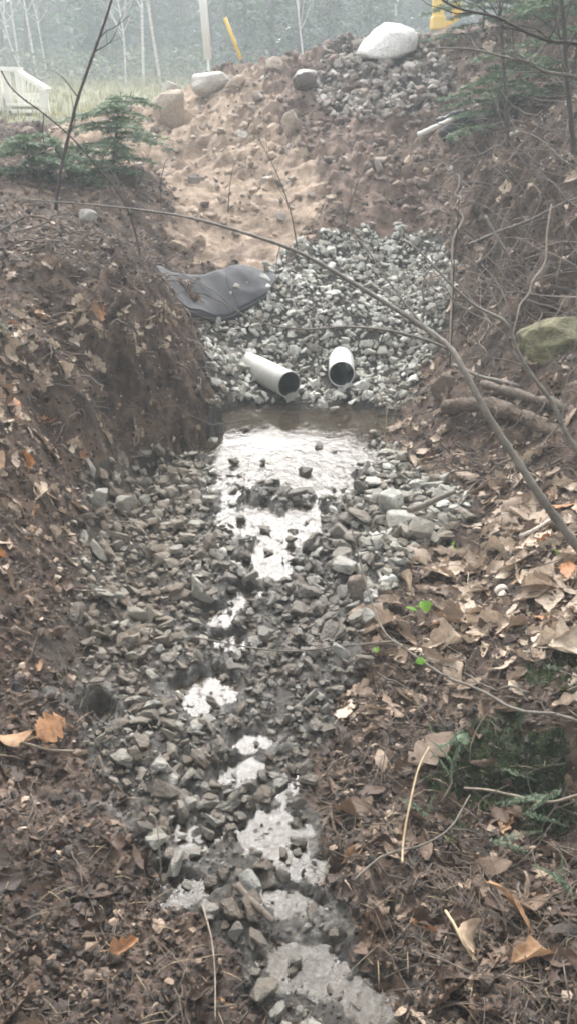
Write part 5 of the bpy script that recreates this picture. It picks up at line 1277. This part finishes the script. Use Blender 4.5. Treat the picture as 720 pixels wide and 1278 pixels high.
# far-off woods that read as one mass
def far_woods():
    g = np.random.default_rng(5); n = 34000; y = g.uniform(48, 62, n); x = g.uniform(-46, 46, n); hh = np.interp(x, [-46, -20, -11, -5, 46], [3.5, 3.0, 4.0, 8.0, 8.5]) + 2.0 * fbm(x * .15, y * .1, 3, 60); z = 2.4 + hh * g.random(n) ** 0.8
    kk = fbm(x * .35, z * .35 + y * .2, 3, 90) > g.uniform(-1.2, .05, n); x, y, z = x[kk], y[kk], z[kk]; n = len(x)
    base = Shape([(-.5, 0, 0), (.5, 0, 0), (.3, .2, .7), (-.3, .1, 1)], [(0, 1, 2, 3)])
    me = merge('woods', [base], np.zeros(n, int), rotz(g.uniform(0, 6.28, n)) @ rotx(g.uniform(.5, 2.4, n)) * g.uniform(.5, 1.1, n)[:, None, None], np.stack([x, y, z], 1), dict(rnd=g.random(n)))
    tag(link('far_forest', me, M['conifer']), kind='stuff')
    n = 2200; y = g.uniform(26, 40, n); x = g.uniform(-.6, .6, n) * y; z0 = H(x, y); n2 = 8
    xx = np.repeat(x, n2) + g.normal(0, .25, n * n2); yy = np.repeat(y, n2) + g.normal(0, .25, n * n2); zz = np.repeat(z0, n2) + g.uniform(0, .9, n * n2) ** 1.4
    me = merge('brush', [base], np.zeros(n * n2, int), rotz(g.uniform(0, 6.28, n * n2)) @ rotx(g.uniform(.3, 2.8, n * n2)) * g.uniform(.04, .16, n * n2)[:, None, None], np.stack([xx, yy, zz], 1), dict(rnd=g.random(n * n2)))
    tag(link('undergrowth', me, M['budding']), kind='stuff')
far_woods()

# ------------------------------------------------------------------ haze
bm = bmesh.new(); bmesh.ops.create_cube(bm, size=1); me = bpy.data.meshes.new('haze'); bm.to_mesh(me); bm.free()
hz = link('haze', me); hz.scale = (215, 165, 16.5); hz.location = (0, 19, 6.6)
mh = bpy.data.materials.new('haze_air'); mh.use_nodes = True; nt = mh.node_tree; nt.nodes.clear(); out = nt.nodes.new('ShaderNodeOutputMaterial'); pv = nt.nodes.new('ShaderNodeVolumePrincipled')
pv.inputs['Color'].default_value = (0.88, 0.96, 1.0, 1); pv.inputs['Density'].default_value = 0.0098; pv.inputs['Anisotropy'].default_value = 0.05
nt.links.new(pv.outputs[0], out.inputs['Volume']); me.materials.append(mh); tag(hz, kind='stuff')
hz.display_type = 'WIRE'

# ------------------------------------------------------------------ light
SUN_EL, SUN_AZ = R(44), R(-4)   # ahead of the camera behind thin cloud; azimuth from +Y towards +X
w = bpy.data.worlds.new('World'); SC.world = w; w.use_nodes = True; nt = w.node_tree; nt.nodes.clear()
wo = nt.nodes.new('ShaderNodeOutputWorld'); bg = nt.nodes.new('ShaderNodeBackground'); sky = nt.nodes.new('ShaderNodeTexSky'); sky.sky_type = 'NISHITA'
sky.sun_disc = False; sky.sun_elevation = SUN_EL; sky.sun_rotation = SUN_AZ; sky.air_density = 1.0; sky.dust_density = 4.0; sky.ozone_density = 1.0
hs = nt.nodes.new('ShaderNodeHueSaturation'); hs.inputs['Saturation'].default_value = 0.12
nt.links.new(sky.outputs[0], hs.inputs['Color']); nt.links.new(hs.outputs[0], bg.inputs[0]); bg.inputs[1].default_value = 0.15; nt.links.new(bg.outputs[0], wo.inputs[0])
sl = bpy.data.lights.new('sun', 'SUN'); sl.energy = 0.95; sl.angle = R(48); sl.color = (1.0, 0.935, 0.86); so = bpy.data.objects.new('sun', sl); COL.objects.link(so)
d = Vector((math.sin(SUN_AZ) * math.cos(SUN_EL), math.cos(SUN_AZ) * math.cos(SUN_EL), math.sin(SUN_EL)))
so.rotation_euler = d.to_track_quat('Z', 'Y').to_euler()

# ------------------------------------------------------------------ camera
cam = bpy.data.cameras.new('camera'); co = bpy.data.objects.new('camera', cam); COL.objects.link(co); SC.camera = co
co.location = (0, 0, CAMZ); co.rotation_euler = (R(90) - PITCH, 0, 0)
cam.sensor_fit = 'VERTICAL'; cam.sensor_height = 24; cam.lens = 24 * F_PX / 1278.0
cam.clip_start = 0.05; cam.clip_end = 500
SC.view_settings.view_transform = 'Standard'; SC.view_settings.look = 'None'; SC.view_settings.exposure = 1.88; SC.view_settings.gamma = 1
cy = SC.cycles; cy.use_denoising = True; cy.max_bounces = 6; cy.diffuse_bounces = 3; cy.glossy_bounces = 3; cy.transmission_bounces = 3; cy.transparent_max_bounces = 8; cy.volume_bounces = 1
cy.filter_width = 1.9; cy.sample_clamp_indirect = 4.0
